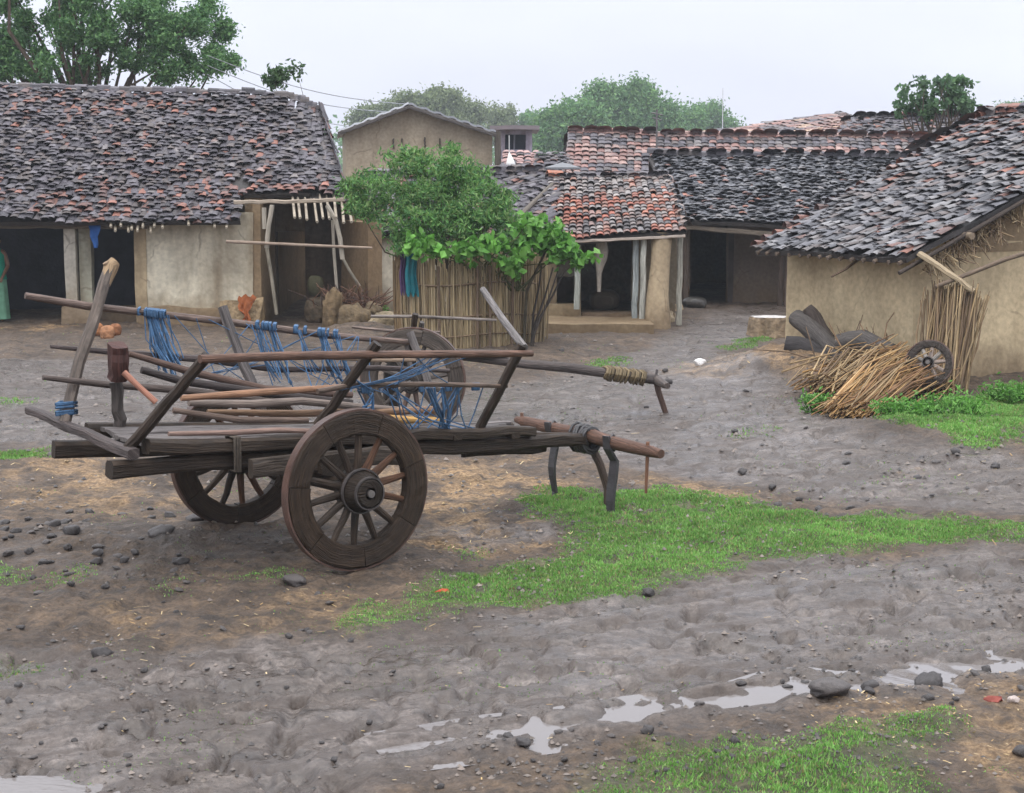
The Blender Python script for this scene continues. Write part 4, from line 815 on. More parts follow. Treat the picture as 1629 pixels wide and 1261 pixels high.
# ------------------------------------------------------------------ bullock carts
WD = (.032, .022, .0155); WD2 = (.044, .031, .022); WR = (.16, .082, .052); WG = (.11, .10, .092); WP = (.26, .17, .11); BLUE = (.065, .140, .255)
def wheel(parent, c, n, Ro=.56, ri=.385, th=.09, nsp=14, hubr=.142, hout=.19, hin=.14, seed=1, col=WD, spokecol=None, hole=True, felloes=7):
    random.seed(seed); c = np.asarray(c, float); n = nrm(np.asarray(n, float)); u = nrm(np.cross(V(0, 0, 1), n)); v = np.cross(n, u)
    P = lambda r, a, o: c + (u * math.cos(a) + v * math.sin(a)) * r + n * o
    rim = MB(); col_r = np.asarray(col) * V(1.08, 1.02, .94)
    for k in range(felloes):
        a0, a1 = 2 * math.pi * (k + .005) / felloes + .3, 2 * math.pi * (k + .995) / felloes + .3; m = 9; vs = []; gs = []; cc = col_r * random.uniform(.88, 1.15); rs = random.random() * 60; dr = random.gauss(0, .004)
        prof = [(ri, -.4), (ri, .4), (ri + .015, .5), (Ro - .03, .5), (Ro - .012, .42), (Ro - .012, -.42), (Ro - .03, -.5), (ri + .015, -.5)]
        for i in range(m):
            a = a0 + (a1 - a0) * i / (m - 1)
            for r, o in prof: vs.append(P(r + dr + random.gauss(0, .002), a, o * th + random.gauss(0, .002))); gs.append((a * .5, r + o * .1, rs))
        q = len(prof)
        rim.add(vs, [(i * q + j, i * q + (j + 1) % q, (i + 1) * q + (j + 1) % q, (i + 1) * q + j) for i in range(m - 1) for j in range(q)] + [tuple(range(q)), tuple(range((m - 1) * q, m * q))[::-1]], cc, gs)
    wh = rim.build('wheel', M['wood'], parent)
    ty = MB(); m = 96; vs = []
    for i in range(m):
        a = 2 * math.pi * i / m
        for r, o in ((Ro - .013, -.40), (Ro - .013, .40), (Ro, .40), (Ro, -.40)): vs.append(P(r, a, o * th))
    ty.add(vs, [(i * 4 + j, i * 4 + (j + 1) % 4, ((i + 1) % m) * 4 + (j + 1) % 4, ((i + 1) % m) * 4 + j) for i in range(m) for j in range(4)], (.085, .046, .034)); ty.build('tyre', M['iron'], wh)
    hb = MB(); pr = [(-hin, hubr * .62), (-hin * .7, hubr * .8), (-.06, hubr), (.06, hubr * 1.02), (.075, hubr * .97), (hout * .7, hubr * .80), (hout * .93, hubr * .70), (hout, hubr * .62), (hout, hubr * .30), (hout - .05, hubr * .27), (hout - .05, .001)]
    s_ = 28; vs = [P(r, 2 * math.pi * k / s_, o) for o, r in pr for k in range(s_)]; gs = [(o, 2 * r * abs(k / s_ - .5) * 3, 3.3) for o, r in pr for k in range(s_)]
    hb.add(vs, [(i * s_ + k, i * s_ + (k + 1) % s_, (i + 1) * s_ + (k + 1) % s_, (i + 1) * s_ + k) for i in range(len(pr) - 1) for k in range(s_)], np.asarray(col) * .75, gs); hb.build('hub', M['wood'], wh)
    for o in (.068, hout * .9):
        rg = MB(); r0 = hubr * (1.04 if o < .1 else .735); vs = [P(r, 2 * math.pi * k / 28, o + d) for k in range(28) for r, d in ((r0, -.012), (r0 + .01, -.012), (r0 + .01, .012), (r0, .012))]
        rg.add(vs, [(i * 4 + j, i * 4 + (j + 1) % 4, ((i + 1) % 28) * 4 + (j + 1) % 4, ((i + 1) % 28) * 4 + j) for i in range(28) for j in range(4)], (.05, .042, .04)); rg.build('hub_band', M['iron'], wh)
    lp = MB(); lp.tube([P(0, 0, hout - .06), P(0, 0, hout + .012)], .026, 10, (.10, .09, .085)); lp.build('axle_end', M['iron'], wh)
    for k in range(nsp):
        a = 2 * math.pi * (k + .35) / nsp; sb = MB(); cc = np.asarray(spokecol or col) * random.uniform(.9, 1.7) + (V(.05, .016, .005) if random.random() < .4 else 0)
        sb.beam(P(hubr * .85, a, .0), P(ri + .02, a, .0), .056, .044, cc, up=n, n=4, w1=.040, h1=.034, jit=.002, ch=.28); sb.build('spoke', M['wood'], wh)
    return wh
CT = R(36.5); CF = V(math.cos(CT), math.sin(CT), 0); CN = V(math.sin(CT), -math.cos(CT), 0); CO = V(-1.58547, 11.65137, 0)
def cl(a, b, z): return CO + CF * a + CN * b + V(0, 0, z)
def cb(u, v, b):
    d = ray(u, v); C = V(0, 0, CAMH); k = (b - (C - CO) @ CN) / (d @ CN); return C + d * k
def ca(u, v, a):
    d = ray(u, v); C = V(0, 0, CAMH); k = (a - (C - CO) @ CF) / (d @ CF); return C + d * k
def main_cart():
    t = thing('bullock_cart', 'large empty wooden bullock cart with spoked wheels in the foreground, resting on its yoke prop', 'cart', CO); random.seed(42)
    wheel(t, cl(0, .875, .56), CN, seed=2); wheel(t, cl(0, -.875, .56), -CN, seed=3)
    def part(name, fn, mat='wood'):
        b = MB(); fn(b); return b.build(name, M[mat], t)
    part('axle', lambda b: b.beam(cl(0, -.86, .56), cl(0, .86, .56), .10, .10, WD))
    part('bolster', lambda b: b.beam(cl(0, -.60, .685), cl(0, .60, .685), .20, .15, WD2, n=9))
    zr, zf = .84, .545
    for s in (1, -1):
        part('main_beam', lambda b: b.beam(cl(-1.61, .48 * s, zr - .02), cl(2.70, .055 * s, zf), .10, .115, WD, n=16, jit=.008, w1=.085, h1=.10))
        part('side_beam', lambda b: b.beam(cl(-1.36, .50 * s, zr + .085), cl(2.06, .14 * s, zf + .135), .11, .10, WD2, n=13, jit=.008, h1=.075))
        part('wheel_bracket', lambda b: b.beam(cl(-.62, .52 * s, .72), cl(.55, .52 * s, .70), .07, .13, (.075, .058, .046), n=8))
    part('rear_crosspiece', lambda b: b.beam(cb(212, 722, .56), cb(46, 652, -1.05), .085, .07, (.075, .060, .056), n=11, jit=.004, w1=.065, h1=.055))
    for a, wdt in ((-1.0, .46), (.55, .32), (1.25, .24), (1.85, .18)):
        k = (a + 1.61) / 4.31; z = zr + (zf - zr) * k
        part('crosspiece', lambda b: b.beam(cl(a, wdt + .05, z + .075), cl(a, -wdt - .05, z + .075), .08, .05, WD2))
    for k in range(7):       # bed boards, narrowing to the front
        f = (k + .5) / 7 * 2 - 1; b0 = f * .44; b1 = f * .15; c = np.asarray((.115, .102, .098)) * random.uniform(.75, 1.3)
        part('bed_board', lambda b: b.beam(cl(-1.34 + random.uniform(-.05, .1), b0, zr + .10 + random.uniform(-.006, .006)), cl(1.75 + random.uniform(-.2, .2), b1, zf + .20 + random.uniform(-.006, .006)), .115, .028, c, n=10, w1=.046, jit=.004))
    # stakes along both sides
    st = [((cb(213, 703, .46), cb(330, 565, .80)), .085, .07, WD, .0), ((cb(512, 668, .42), cb(600, 546, .70)), .085, .07, WD, .0), ((cb(765, 676, .17), cb(832, 549, .42)), .085, .07, WD, .0),
          ((cb(104, 668, -.50), cb(176, 424, -.92)), .078, .07, (.105, .084, .07), .03), ((cl(.02, -.45, .86), cb(354, 488, -.80)), .08, .065, (.10, .088, .085), .0), ((cb(706, 676, -.22), cb(652, 528, -.46)), .065, .055, (.14, .125, .12), .0)]
    for (p, q), w_, h_, c, bow in st:
        part('stake', lambda b: b.beam(p - nrm(q - p) * .05, q, w_, h_, c, n=9, jit=.003, bow=bow, ch=.25))
    b = MB(); q = cb(176, 424, -.92); p = cb(167, 452, -.875); b.tube([p, q, cb(184, 416, -.92)], [.042, .052, .042], 8, (.30, .21, .125), .12); b.tube([q - V(0, 0, .03), cb(168, 417, -.92)], [.034, .026], 7, (.25, .175, .11), .1); b.build('stake_head', M['wood_dry'], t)
    part('stake', lambda b: b.beam(cl(-1.15, -.42, zr + .08), cl(-1.17, -.42, zr + .42), .085, .075, (.065, .055, .05), n=6)); random.seed(7)
    p0, p1 = ca(185, 603, -1.2), ca(190, 549, -1.2); part('stake_block', lambda b: b.beam(p0, p1, .13, .12, (.085, .040, .034), n=6, up=CF))
    part('cross_stick', lambda b: b.tube([cb(768, 460, -.42), cb(800, 508, 0), cb(834, 553, .42)], [.026, .03, .034], 7, (.17, .155, .15), .06))
    # side rails
    nr = lambda u, v, b_: cb(u, v, b_)
    part('side_rail', lambda b: b.tube([cb(318, 571, .84), cb(460, 566, .78), cb(600, 564, .70), cb(730, 563, .56), cb(846, 562, .44)], [.030, .030, .028, .028, .024], 8, (.135, .078, .056), .05))
    part('side_rail', lambda b: b.tube([cb(505, 623, .60), cb(560, 612, .56), cb(680, 611, .45), cb(806, 614, .30)], [.020, .020, .020, .016], 7, (.13, .092, .07), .06))
    part('side_rail', lambda b: b.tube([cb(40, 470, -.90), cb(140, 487, -.87), cb(250, 499, -.84), cb(370, 513, -.84), cb(520, 533, -.68), cb(655, 544, -.50)], [.024, .030, .026, .028, .028, .022], 8, (.145, .105, .088), .06))
    part('side_rail', lambda b: b.tube([cb(80, 551, -.85), cb(200, 562, -.82), cb(330, 572, -.74), cb(440, 588, -.66), cb(600, 585, -.5), cb(715, 590, -.36)], [.014, .026, .026, .024, .022, .018], 7, (.075, .058, .055), .08))
    # blue rope woven between the rails
    rp = MB(); random.seed(3)
    def ln(a, b, k): return np.asarray(a) * (1 - k) + np.asarray(b) * k
    def strand(p, q, r=.007, sag=.05):
        r *= .75
        m = (p + q) / 2 - V(0, 0, sag) + V(random.gauss(0, .02), random.gauss(0, .02), 0); rp.tube([p, (p + m) / 2, m, (q + m) / 2, q], r, 5, np.asarray(BLUE) * random.uniform(.6, 1.5), .1)
    ft = lambda k: ln(cb(120, 484, -.87), cb(640, 543, -.52), k); fl = lambda k: ln(cb(150, 590, -.78), cb(680, 640, -.36), k)
    for c, n in ((.205, 24), (.225, 22), (.245, 12), (.53, 12), (.57, 8), (.66, 6), (.73, 14), (.78, 9)):
        for i in range(n): strand(ft(c + random.gauss(0, .008)) , ln(ft(c), fl(c), random.uniform(.6, 1.0)) + V(random.gauss(0, .03), random.gauss(0, .03), 0), .006)
        for i in range(6):
            q = ft(c + random.gauss(0, .012)); rp.tube([q + V(0, -.03, .02), q + V(0, -.04, -.02), q + V(0, .03, -.02), q + V(0, .03, .03), q + V(0, -.03, .02)], .009, 5, BLUE)
    for i in range(14): strand(ft(random.uniform(.2, .95)), fl(random.uniform(.2, .95)), .005, .06)
    rp.build('rope_netting', M['rope'], t); rp = MB()
    nt_ = lambda k: ln(cb(600, 564, .70), cb(830, 562, .44), k); nl = lambda k: ln(cb(540, 620, .58), cb(790, 614, .30), k); bd = lambda k: ln(cl(.5, .30, .86), cl(1.75, .16, .72), k)
    for i in range(9): strand(nt_(random.uniform(-.05, .7)), nl(random.uniform(0, .8)), .006, .03)
    for i in range(16): strand(nl(random.uniform(.05, .95)), bd(random.uniform(.2, .85)), .007, .05)
    for c in (.15, .5, .68, .86):
        for i in range(10):
            q = nl(c + random.gauss(0, .014)); rp.tube([q + V(0, -.025, .015), q + V(0, -.03, -.02), q + V(0, .025, -.02), q + V(0, .025, .02), q + V(0, -.025, .015)], .009, 5, BLUE)
    for i in range(18): strand(ln(cl(.42, .37, .9), cb(560, 590, .6), random.random()) + V(0, -.03, 0), ln(cl(.55, .2, .88), nl(.2), random.random()), .008, .02)
    for i in range(8): strand(nl(random.uniform(.5, .75)), bd(random.uniform(.45, .6)), .012, .01)
    rp.build('rope_netting', M['rope'], t); rp = MB()
    for i in range(12):
        q = cb(106, 650, -.53) + V(0, 0, random.uniform(-.05, .05)); rp.tube([q + V(-.06, -.05, 0), q + V(.06, -.05, .01), q + V(.06, .05, 0), q + V(-.06, .05, 0), q + V(-.06, -.05, 0)], .009, 5, BLUE)
    rp.build('rope_tie', M['rope'], t)
    # yoke
    y0, y1 = ca(822, 667, 2.74), ca(1052, 722, 2.70); ym = lambda k: y0 * (1 - k) + y1 * k
    yk = MB(); yk.tube([ym(0), ym(.06), ym(.2), ym(.36), ym(.5) + V(0, 0, .02), ym(.64), ym(.8), ym(.94), ym(1)], [.030, .045, .052, .055, .06, .056, .052, .045, .036], 10, (.12, .066, .046), .03); yo = yk.build('yoke', M['wood'], t)
    for k, dz, c in ((.04, .20, (.18, .10, .07)), (.915, .34, (.20, .10, .06))):
        b = MB(); q = ym(k); b.tube([q + V(0, 0, .07), q, q - V(.01, 0, dz)], [.016, .017, .012], 6, c); b.build('yoke_pin', M['wood_dry'], yo)
    for k, L_, w_ in ((.28, .62, .050), (.69, .86, .060)):
        b = MB(); q = ym(k); vs = []
        for i in range(9):
            z = .06 - L_ * i / 8; ww = w_ * (.45 + .75 * math.sin(math.pi * min(1, (i + 1) / 8.5)) ** .8); o = CN * -.0 + CF * (.02 * math.sin(i * .9) - .07 * (i < 2)); cn = q + o + V(0, 0, z)
            for s_, d in ((-.5, -.006), (.5, -.006), (.5, .006), (-.5, .006)): vs.append(cn + CN * (s_ * ww) + CF * d * 2 + CF * .02 * s_)
        b.add(vs, [(i * 4 + j, i * 4 + (j + 1) % 4, (i + 1) * 4 + (j + 1) % 4, (i + 1) * 4 + j) for i in range(8) for j in range(4)] + [(3, 2, 1, 0), (32, 33, 34, 35)], (.045, .042, .045))
        b.tube([q + CF * .07, q + V(0, 0, .065), q - CF * .06, q - V(0, 0, .07) + CF * .02], .012, 6, (.05, .045, .045)); b.tube([q - V(0, 0, L_ - .07), q - V(.01, .02, L_ - .03)], [.016, .01], 6, (.05, .05, .05)); b.build('neck_strap', M['leather'], yo)
    b = MB(); random.seed(6)
    for i in range(26):
        q = ym(.5 + random.gauss(0, .03)) - V(0, 0, .025); r = random.uniform(.075, .105); tl = nrm(CN + CF * random.gauss(0, .6) + V(0, 0, random.gauss(0, .3))); a_ = nrm(np.cross(tl, V(0, 0, 1))); c_ = np.cross(tl, a_)
        b.tube([q + a_ * r * math.cos(k) + c_ * r * 1.15 * math.sin(k) for k in np.linspace(0, 2 * math.pi, 13)], .013, 5, np.asarray((.030, .028, .030)) * random.uniform(.7, 1.5))
    b.build('yoke_lashing', M['leather'], yo)
    pb = ca(966, 803, 2.86); pb[2] = .0; q = ym(.5)
    part('prop_leg', lambda b: b.tube([q + V(0, 0, -.03), q + CF * .06 + V(.02, 0, -.12), (q + pb) / 2 + V(.035, 0, .04), pb + V(0, 0, .12), pb - V(0, 0, .03)], [.04, .038, .034, .032, .03], 9, (.075, .052, .04), .06))
    part('pole_bracket', lambda b: b.beam(cl(1.5, 0, .545), cl(2.3, 0, .50), .05, .07, WD))
    b = MB()                      # rope turns round the side beam
    for a in (-.72, -.7, -.68):
        k = (a + 1.36) / 3.42; q = cl(a, .5 - .36 * k, zr + .085 - .245 * k); b.tube([q + CN * .065 + V(0, 0, .06), q + CN * .065 - V(0, 0, .17), q - CN * .065 - V(0, 0, .17), q - CN * .065 + V(0, 0, .06), q + CN * .065 + V(0, 0, .06)], .010, 5, (.12, .10, .08))
    b.build('beam_lashing', M['rope'], t)
main_cart()
def loose(name, label, pts, rad, col, seed, cat='pole', group='loose poles lying on the cart bed'):
    random.seed(seed); b = MB(); b.tube(pts, rad, 7, col, .08); tag(b.build(name, M['wood_dry'], None, pts[0]), label, cat, group)
bz = lambda a: .84 - .295 * (a + 1.61) / 4.31 + .145
loose('loose_pole', 'dark pole on the cart bed sticking far out behind the tailboard, lowest on the left', [cb(68, 600, -.52), cb(170, 612, -.5), cb(300, 622, -.46), cb(450, 641, -.4)], [.018, .026, .028, .024], (.085, .066, .058), 1)
loose('loose_pole', 'reddish-brown pole highest of the loose poles in the middle of the cart bed', [cb(288, 633, .30), cb(400, 625, .33), cb(540, 616, .36)], [.022, .026, .022], (.27, .15, .09), 2)
loose('loose_pole', 'grey-brown crooked pole on the bed, just below the reddish one', [cb(300, 641, .10), cb(400, 643, .12), cb(480, 638, .12), cb(560, 646, .1), cb(690, 656, .02)], [.024, .03, .028, .028, .02], (.17, .135, .115), 3)
loose('loose_pole', 'pole with a fresh orange end that stops beside the near wheel top', [cb(330, 655, .02), cb(470, 658, .06), cb(600, 655, .08), cb(692, 652, .06)], [.02, .028, .03, .028], (.21, .13, .08), 4)
loose('loose_pole', 'straw-coloured split pole lying lowest on the bed behind the wheel top', [cb(590, 664, .14), cb(640, 668, .14), cb(706, 668, .1)], [.03, .032, .022], (.46, .27, .09), 5)
loose('loose_pole', 'long thin pole along the near edge of the bed, next to the side beam', [cb(268, 690, .44), cb(370, 688, .42), cb(440, 684, .42), cb(520, 686, .40)], [.016, .02, .02, .018], (.24, .16, .13), 6)
loose('loose_pole', 'short pinkish stick leaning from the reddish block down to the bed', [cb(197, 592, -.2), cb(222, 616, -.12), cb(248, 640, -.05)], [.024, .022, .022], (.34, .16, .11), 7)
loose('loose_pole', 'black pole slanting across the far half of the bed under the netting', [cb(225, 588, -.35), cb(290, 606, -.34), cb(430, 626, -.3), cb(560, 640, -.25)], [.024, .03, .03, .024], (.045, .036, .034), 8)
loose('loose_pole', 'thick dark pole in the heap on the far side, half hidden by the blue netting', [cb(205, 562, -.6), cb(300, 590, -.56), cb(420, 618, -.48), cb(560, 628, -.38)], [.02, .03, .03, .026], (.11, .07, .055), 9)
loose('loose_pole', 'brown pole on the bed just in front of the dark slanting ones', [cb(275, 652, .08), cb(380, 668, .16), cb(490, 668, .2)], [.02, .026, .02], (.14, .10, .08), 10)
loose('loose_pole', 'pale pole lying across the front of the bed past the wheel', [cb(480, 566, -.5), cb(600, 572, -.42), cb(660, 572, -.36)], [.018, .02, .018], (.30, .22, .16), 11)

def second_cart():
    th = R(15); F = V(math.cos(th), math.sin(th), 0); N = V(math.sin(th), -math.cos(th), 0); wc = at(657, 606, 16.95); wc[2] = .56
    O = wc * V(1, 1, 0) - N * .8; t = thing('bullock_cart', 'second bullock cart standing behind the first, only its wheel top and long yoke pole showing', 'cart', O); L = lambda a, b, z: O + F * a + N * b + V(0, 0, z); random.seed(10)
    wn = nrm(N + F * -.42)
    wheel(t, wc, wn, seed=5, hubr=.12, col=(.062, .053, .048), felloes=6, nsp=12)
    def part(name, fn, mat='wood'):
        b = MB(); fn(b); return b.build(name, M[mat], t)
    part('axle', lambda b: b.beam(L(0, -.5, .56), L(0, .78, .56), .1, .1, WD)); part('bolster', lambda b: b.beam(L(0, -.5, .68), L(0, .55, .68), .18, .13, WD)); part('axle_rest', lambda b: b.tube([L(0, -.45, .52), L(0, -.47, -.1)], [.08, .10], 8, WD2))
    part('bed', lambda b: [b.beam(L(-1.0, q, .80), L(1.2, q * .35, .73), .13, .04, WD2, n=8, w1=.06) for q in (-.42, -.28, -.14, 0, .14, .28, .42)])
    e = at(1045, 604, 18.45)
    part('yoke_pole', lambda b: b.tube([L(.6, 0, .73), at(838, 579, 17.9), at(900, 584, 18.1), e], [.05, .05, .055, .06], 9, (.085, .07, .065), .05))
    y = MB(); dv = nrm(V(.10, -1, .0)); y.tube([e - dv * .65 + V(0, 0, .02), e - dv * .3, e, e + dv * .3, e + dv * .62 + V(0, 0, .01)], [.035, .05, .055, .05, .035], 9, (.10, .08, .07), .04); yo = y.build('yoke', M['wood'], t)
    b = MB(); random.seed(2)
    for i in range(46):
        k_ = .14 + .44 * i / 45 + random.uniform(-.02, .02); q = e + (at(900, 584, 18.1) - e) * k_; r = random.uniform(.068, .09); b.tube([q + (N * math.cos(k) + V(0, 0, 1) * math.sin(k)) * r + F * .02 * math.sin(k * 2) for k in np.linspace(0, 2 * math.pi, 9)], .012, 4, np.asarray((.17, .13, .075)) * random.uniform(.6, 1.3))
    b.build('straw_wrapping', M['reed'], t)
    b = MB(); b.tube([e + V(.0, 0, .12), e + V(-.02, 0, -.02)], [.014, .02], 6, (.1, .09, .09)); b.tube([e + dv * .2, e + dv * .2 + F * .14], .03, 6, (.05, .045, .045)); b.build('yoke_pin', M['wood'], yo)
    g = gp(1060, 656); part('prop_leg', lambda b: b.tube([e, e * .6 + g * .4 + V(-.03, 0, .03), g - V(0, 0, .03)], [.045, .035, .032], 8, (.10, .06, .045), .05))
    part('stake', lambda b: b.beam(L(.0, .62, .70), at(662, 499, 17.0), .07, .06, WD, n=5)); part('stake', lambda b: b.beam(L(.06, .60, .78), at(671, 512, 17.0), .05, .05, WG, n=4))
    part('side_rail', lambda b: b.tube([at(590, 503, 17.1), at(662, 503, 17.08), at(790, 509, 17.3)], [.018, .018, .015], 6, (.22, .19, .17), .05))
    part('side_rail', lambda b: b.tube([at(560, 520, 17.6), at(640, 528, 17.5), at(700, 528, 17.6)], [.016, .018, .014], 6, (.17, .13, .11), .05))
    return t
second_cart()

# ------------------------------------------------------------------ reed enclosure, creeper, sapling
EC = V(xa(744, 26.4), 26.4, 0)
def enclosure():
    t = thing('reed_enclosure', 'round enclosure of upright dry reeds tied with cords around a young tree', 'enclosure', EC); rng = np.random.default_rng(3); random.seed(3); b = MB(); n = 900
    def rad(a): return 1.17 * (1 + .05 * math.sin(3 * a + 1))
    for k in range(n):
        a = 2 * math.pi * (k + rng.uniform(-.6, .6)) / n; r = rad(a) + rng.normal(0, .025); h_ = 1.36 + rng.normal(0, .07) + .05 * math.sin(5 * a); ln_ = rng.normal(0, .03)
        p = EC + V(math.cos(a) * r * 1.0, math.sin(a) * r * .95, -.05); q = EC + V(math.cos(a + ln_) * r * 1.03, math.sin(a + ln_) * r * .98, h_)
        c = pick(rng, [(.36, .285, .17), (.31, .24, .14), (.40, .32, .20), (.25, .19, .115), (.33, .25, .15)], 1)[0]
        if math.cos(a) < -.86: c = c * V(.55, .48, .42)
        b.tube([p, (p + q) / 2 + rng.normal(0, .018, 3), q], [.012, .0125, .009], 4, c, 0, False)
    b.build('reed_wall', M['reed'], t)
    for z, r_ in ((1.02, .016), (.52, .014), (.22, .012)):
        b = MB(); b.tube([EC + V(math.cos(a) * (rad(a) + .045), math.sin(a) * (rad(a) * .965 + .045), z + .03 * math.sin(a * 4)) for a in np.linspace(0, 2 * math.pi, 60)], r_, 5, (.17, .12, .075), .1); b.build('binding', M['wood_dry'], t)
    for a in (-1.9, -1.42, -1.25, -.9):
        b = MB(); r = rad(a) + .04; b.tube([EC + V(math.cos(a) * r, math.sin(a) * r, -.05), EC + V(math.cos(a) * (r + .03), math.sin(a) * (r + .03), 1.3)], [.028, .022], 6, (.13, .09, .06), .1); b.build('post', M['wood_dry'], t)
enclosure()
for k, (u0, v0, u1, v1, y, lab) in enumerate(((849, 520, 880, 425, 25.7, 'dark stick leaning against the right side of the reed enclosure, nearest the reeds'), (853, 515, 900, 428, 25.6, 'dark stick leaning right, third from the reed enclosure'), (848, 500, 862, 418, 25.75, 'short upright stick tight against the right rim of the reed enclosure'), (851, 528, 888, 430, 25.5, 'dark stick between the other leaning ones right of the reed enclosure'))):
    b = MB(); p, q = at(u0, v0, y), at(u1, v1, y); p = p + (p - q) * ((p[2] + .02) / max(.2, q[2] - p[2])) * 0; p2 = p * V(1, 1, 0) - V((q - p)[0] * .15, 0, .03)
    b.tube([p2, p, (p + q) / 2 + V(.02, 0, 0), q], [.022, .02, .018, .012], 6, (.06, .05, .042), .06); tag(b.build('leaning_stick', M['wood_dry'], None, p2), lab, 'stick', 'sticks leaning by the reed enclosure')
def teal_cloth():
    for (us, vs, col, lab, y0) in (((645, 664), (403, 472), (.025, .16, .19), 'teal cloth hanging over the left rim of the reed enclosure', 25.42), ((636, 646), (404, 470), (.085, .05, .12), 'dark purple cloth strip hanging beside the teal one', 25.5)):
        b = MB(); n, m = 9, 11; P = []
        for i in range(m):
            for j in range(n): u = us[0] + (us[1] - us[0]) * j / (n - 1) * (1 - .1 * math.sin(i * .5)) + math.sin(i * .8) * .8; P.append(at(u, vs[0] + (vs[1] - vs[0] - 8 * (j % 3 == 0)) * i / (m - 1), y0 + .035 * math.sin(j * 1.9 + i * .2)))
        Q = [p + V(0, .012, 0) for p in P]; f = [(i * n + j, i * n + j + 1, (i + 1) * n + j + 1, (i + 1) * n + j) for i in range(m - 1) for j in range(n - 1)]
        b.add(P + Q, f + [tuple(n * m + z for z in g[::-1]) for g in f], col, None, True); tag(b.build('draped_cloth', M['cloth'], None, at(us[0], vs[1], y0)), lab, 'cloth')
teal_cloth()
def ell(u, v, Y, ru, rv, ry=None): s = FPX / Y; return (at(u, v, Y), V(ru / s, ry if ry else ru / s, rv / s))
tree('young_tree', 'bushy green young tree growing out of the reed enclosure', EC + V(-.3, .1, 0),
     [ell(575, 330, 26.1, 26, 14, .3), ell(640, 245, 26.4, 26, 16, .3), ell(790, 340, 25.9, 30, 16, .3), ell(800, 320, 26.2, 18, 12, .3), ell(560, 300, 26.2, 16, 12, .2), ell(660, 290, 26.2, 80, 52, .75), ell(612, 315, 26.0, 58, 45, .6), ell(725, 325, 26.2, 85, 55, .8), ell(685, 345, 25.9, 88, 50, .8), ell(650, 385, 25.8, 35, 28, .5), ell(770, 365, 26.0, 62, 42, .6), ell(830, 378, 26, 48, 26, .5), ell(700, 262, 26.4, 55, 30, .5), ell(765, 275, 26.6, 24, 26, .3)],
     330, 50, .15, .095, [(.105, .245, .07), (.14, .30, .08), (.07, .175, .06), (.175, .33, .10), (.195, .30, .10)], .05, 5, None, .32, .45, limbs=26, droop=.7)
def creeper():
    t = thing('creeper', 'bright green broad-leaved creeper spilling over the top of the reed enclosure', 'plant', EC + V(.3, -1.0, 0)); rng = np.random.default_rng(9)
    E_ = [ell(675, 395, 25.1, 36, 22, .3), ell(740, 398, 25.0, 45, 22, .3), ell(800, 402, 25.0, 50, 26, .3), ell(850, 370, 25.2, 45, 30, .35), ell(880, 385, 25.1, 35, 22, .3), ell(905, 408, 25.0, 46, 16, .25), ell(815, 418, 24.95, 24, 20, .2)]
    P, cc = clump_points(rng, E_, 120, 11, .13, .2); b = MB(); leaves(b, P, .145, .78, LEAF_BR, rng, .2); b.build('foliage', M['leaf'], t)
    s_ = MB()
    for k in rng.choice(len(cc), 26, replace=False):
        p = EC + V(rng.uniform(-.3, 1.0), -.9, 1.0); s_.tube([p * V(1, 1, 0) + V(0, 0, .9), (p + cc[k]) / 2 + V(0, 0, .1), cc[k]], [.014, .011, .006], 5, (.09, .10, .045))
    s_.tube([EC + V(.9, -.9, -.05), EC + V(.95, -.95, .9), at(870, 395, 25.1)], [.03, .026, .018], 6, (.07, .06, .04), .08); s_.build('stem', M['bark'], t)
creeper()
# ------------------------------------------------------------------ heap beside the ochre house
def stalks(name, label, cat, p, q, sp, sq, n, r, cols, seed, lift=0.0, group=None, mat='reed', bend=.06, flat=.5):
    rng = np.random.default_rng(seed); b = MB(); d = nrm(q - p); s1 = nrm(np.cross(d, V(0, 0, 1))); s2 = np.cross(s1, d)
    for k in range(n):
        x, y = rng.normal(0, 1, 2); e0, e1 = rng.normal(0, .05, 2)
        a = p + s1 * x * sp + s2 * abs(y) * sp * flat + d * e0 * 1.6; c = q + s1 * (x * .8 + rng.normal(0, .5)) * sq + s2 * (y + rng.normal(0, .4)) * sq * flat + d * e1
        m = (a + c) / 2 + rng.normal(0, bend, 3) + V(0, 0, lift); rr = r * rng.uniform(.6, 1.3)
        b.tube([a, m, c], [rr, rr, rr * .6], 5, pick(rng, cols, 1)[0], 0, True)
    return tag(b.build(name, M[mat], None, p * V(1, 1, 0)), label, cat, group)
ORG = [(.32, .19, .075), (.25, .14, .06), (.40, .26, .12), (.18, .10, .05), (.29, .20, .105)]; DRY = [(.27, .19, .10), (.20, .135, .075), (.33, .24, .135), (.15, .10, .06)]
stalks('stalk_bundle', 'bright orange fan of dry stalks lying nearest the road beside the ochre house', 'stalk bundle', gp(1350, 672) + V(0, 0, .06), at(1452, 588, 20.0), .17, .24, 260, .0085, ORG, 1, .04, 'bundles of dry crop stalks', flat=.45)
stalks('stalk_bundle', 'orange stalk bundle lying just behind the nearest fan, its butts against the little wheel', 'stalk bundle', gp(1352, 622) + V(0, 0, .10), at(1436, 566, 20.6), .14, .18, 190, .0085, ORG, 2, .05, 'bundles of dry crop stalks')
stalks('stalk_bundle', 'brown broken stalks heaped between the grey logs and the orange bundles', 'stalk bundle', gp(1312, 636) + V(0, 0, .08), at(1402, 584, 21.0), .22, .24, 200, .009, DRY + ORG[:2], 3, .10, 'bundles of dry crop stalks', bend=.12)
stalks('stalk_bundle', 'tall sheaf of brown reeds standing upright against the corner of the ochre house', 'stalk bundle', gp(1500, 628) + V(0, .0, 0), at(1522, 470, 20.75), .11, .15, 720, .011, [np.array(q) * .8 for q in DRY], 4, .0, 'bundles of dry crop stalks', bend=.035, flat=.8)
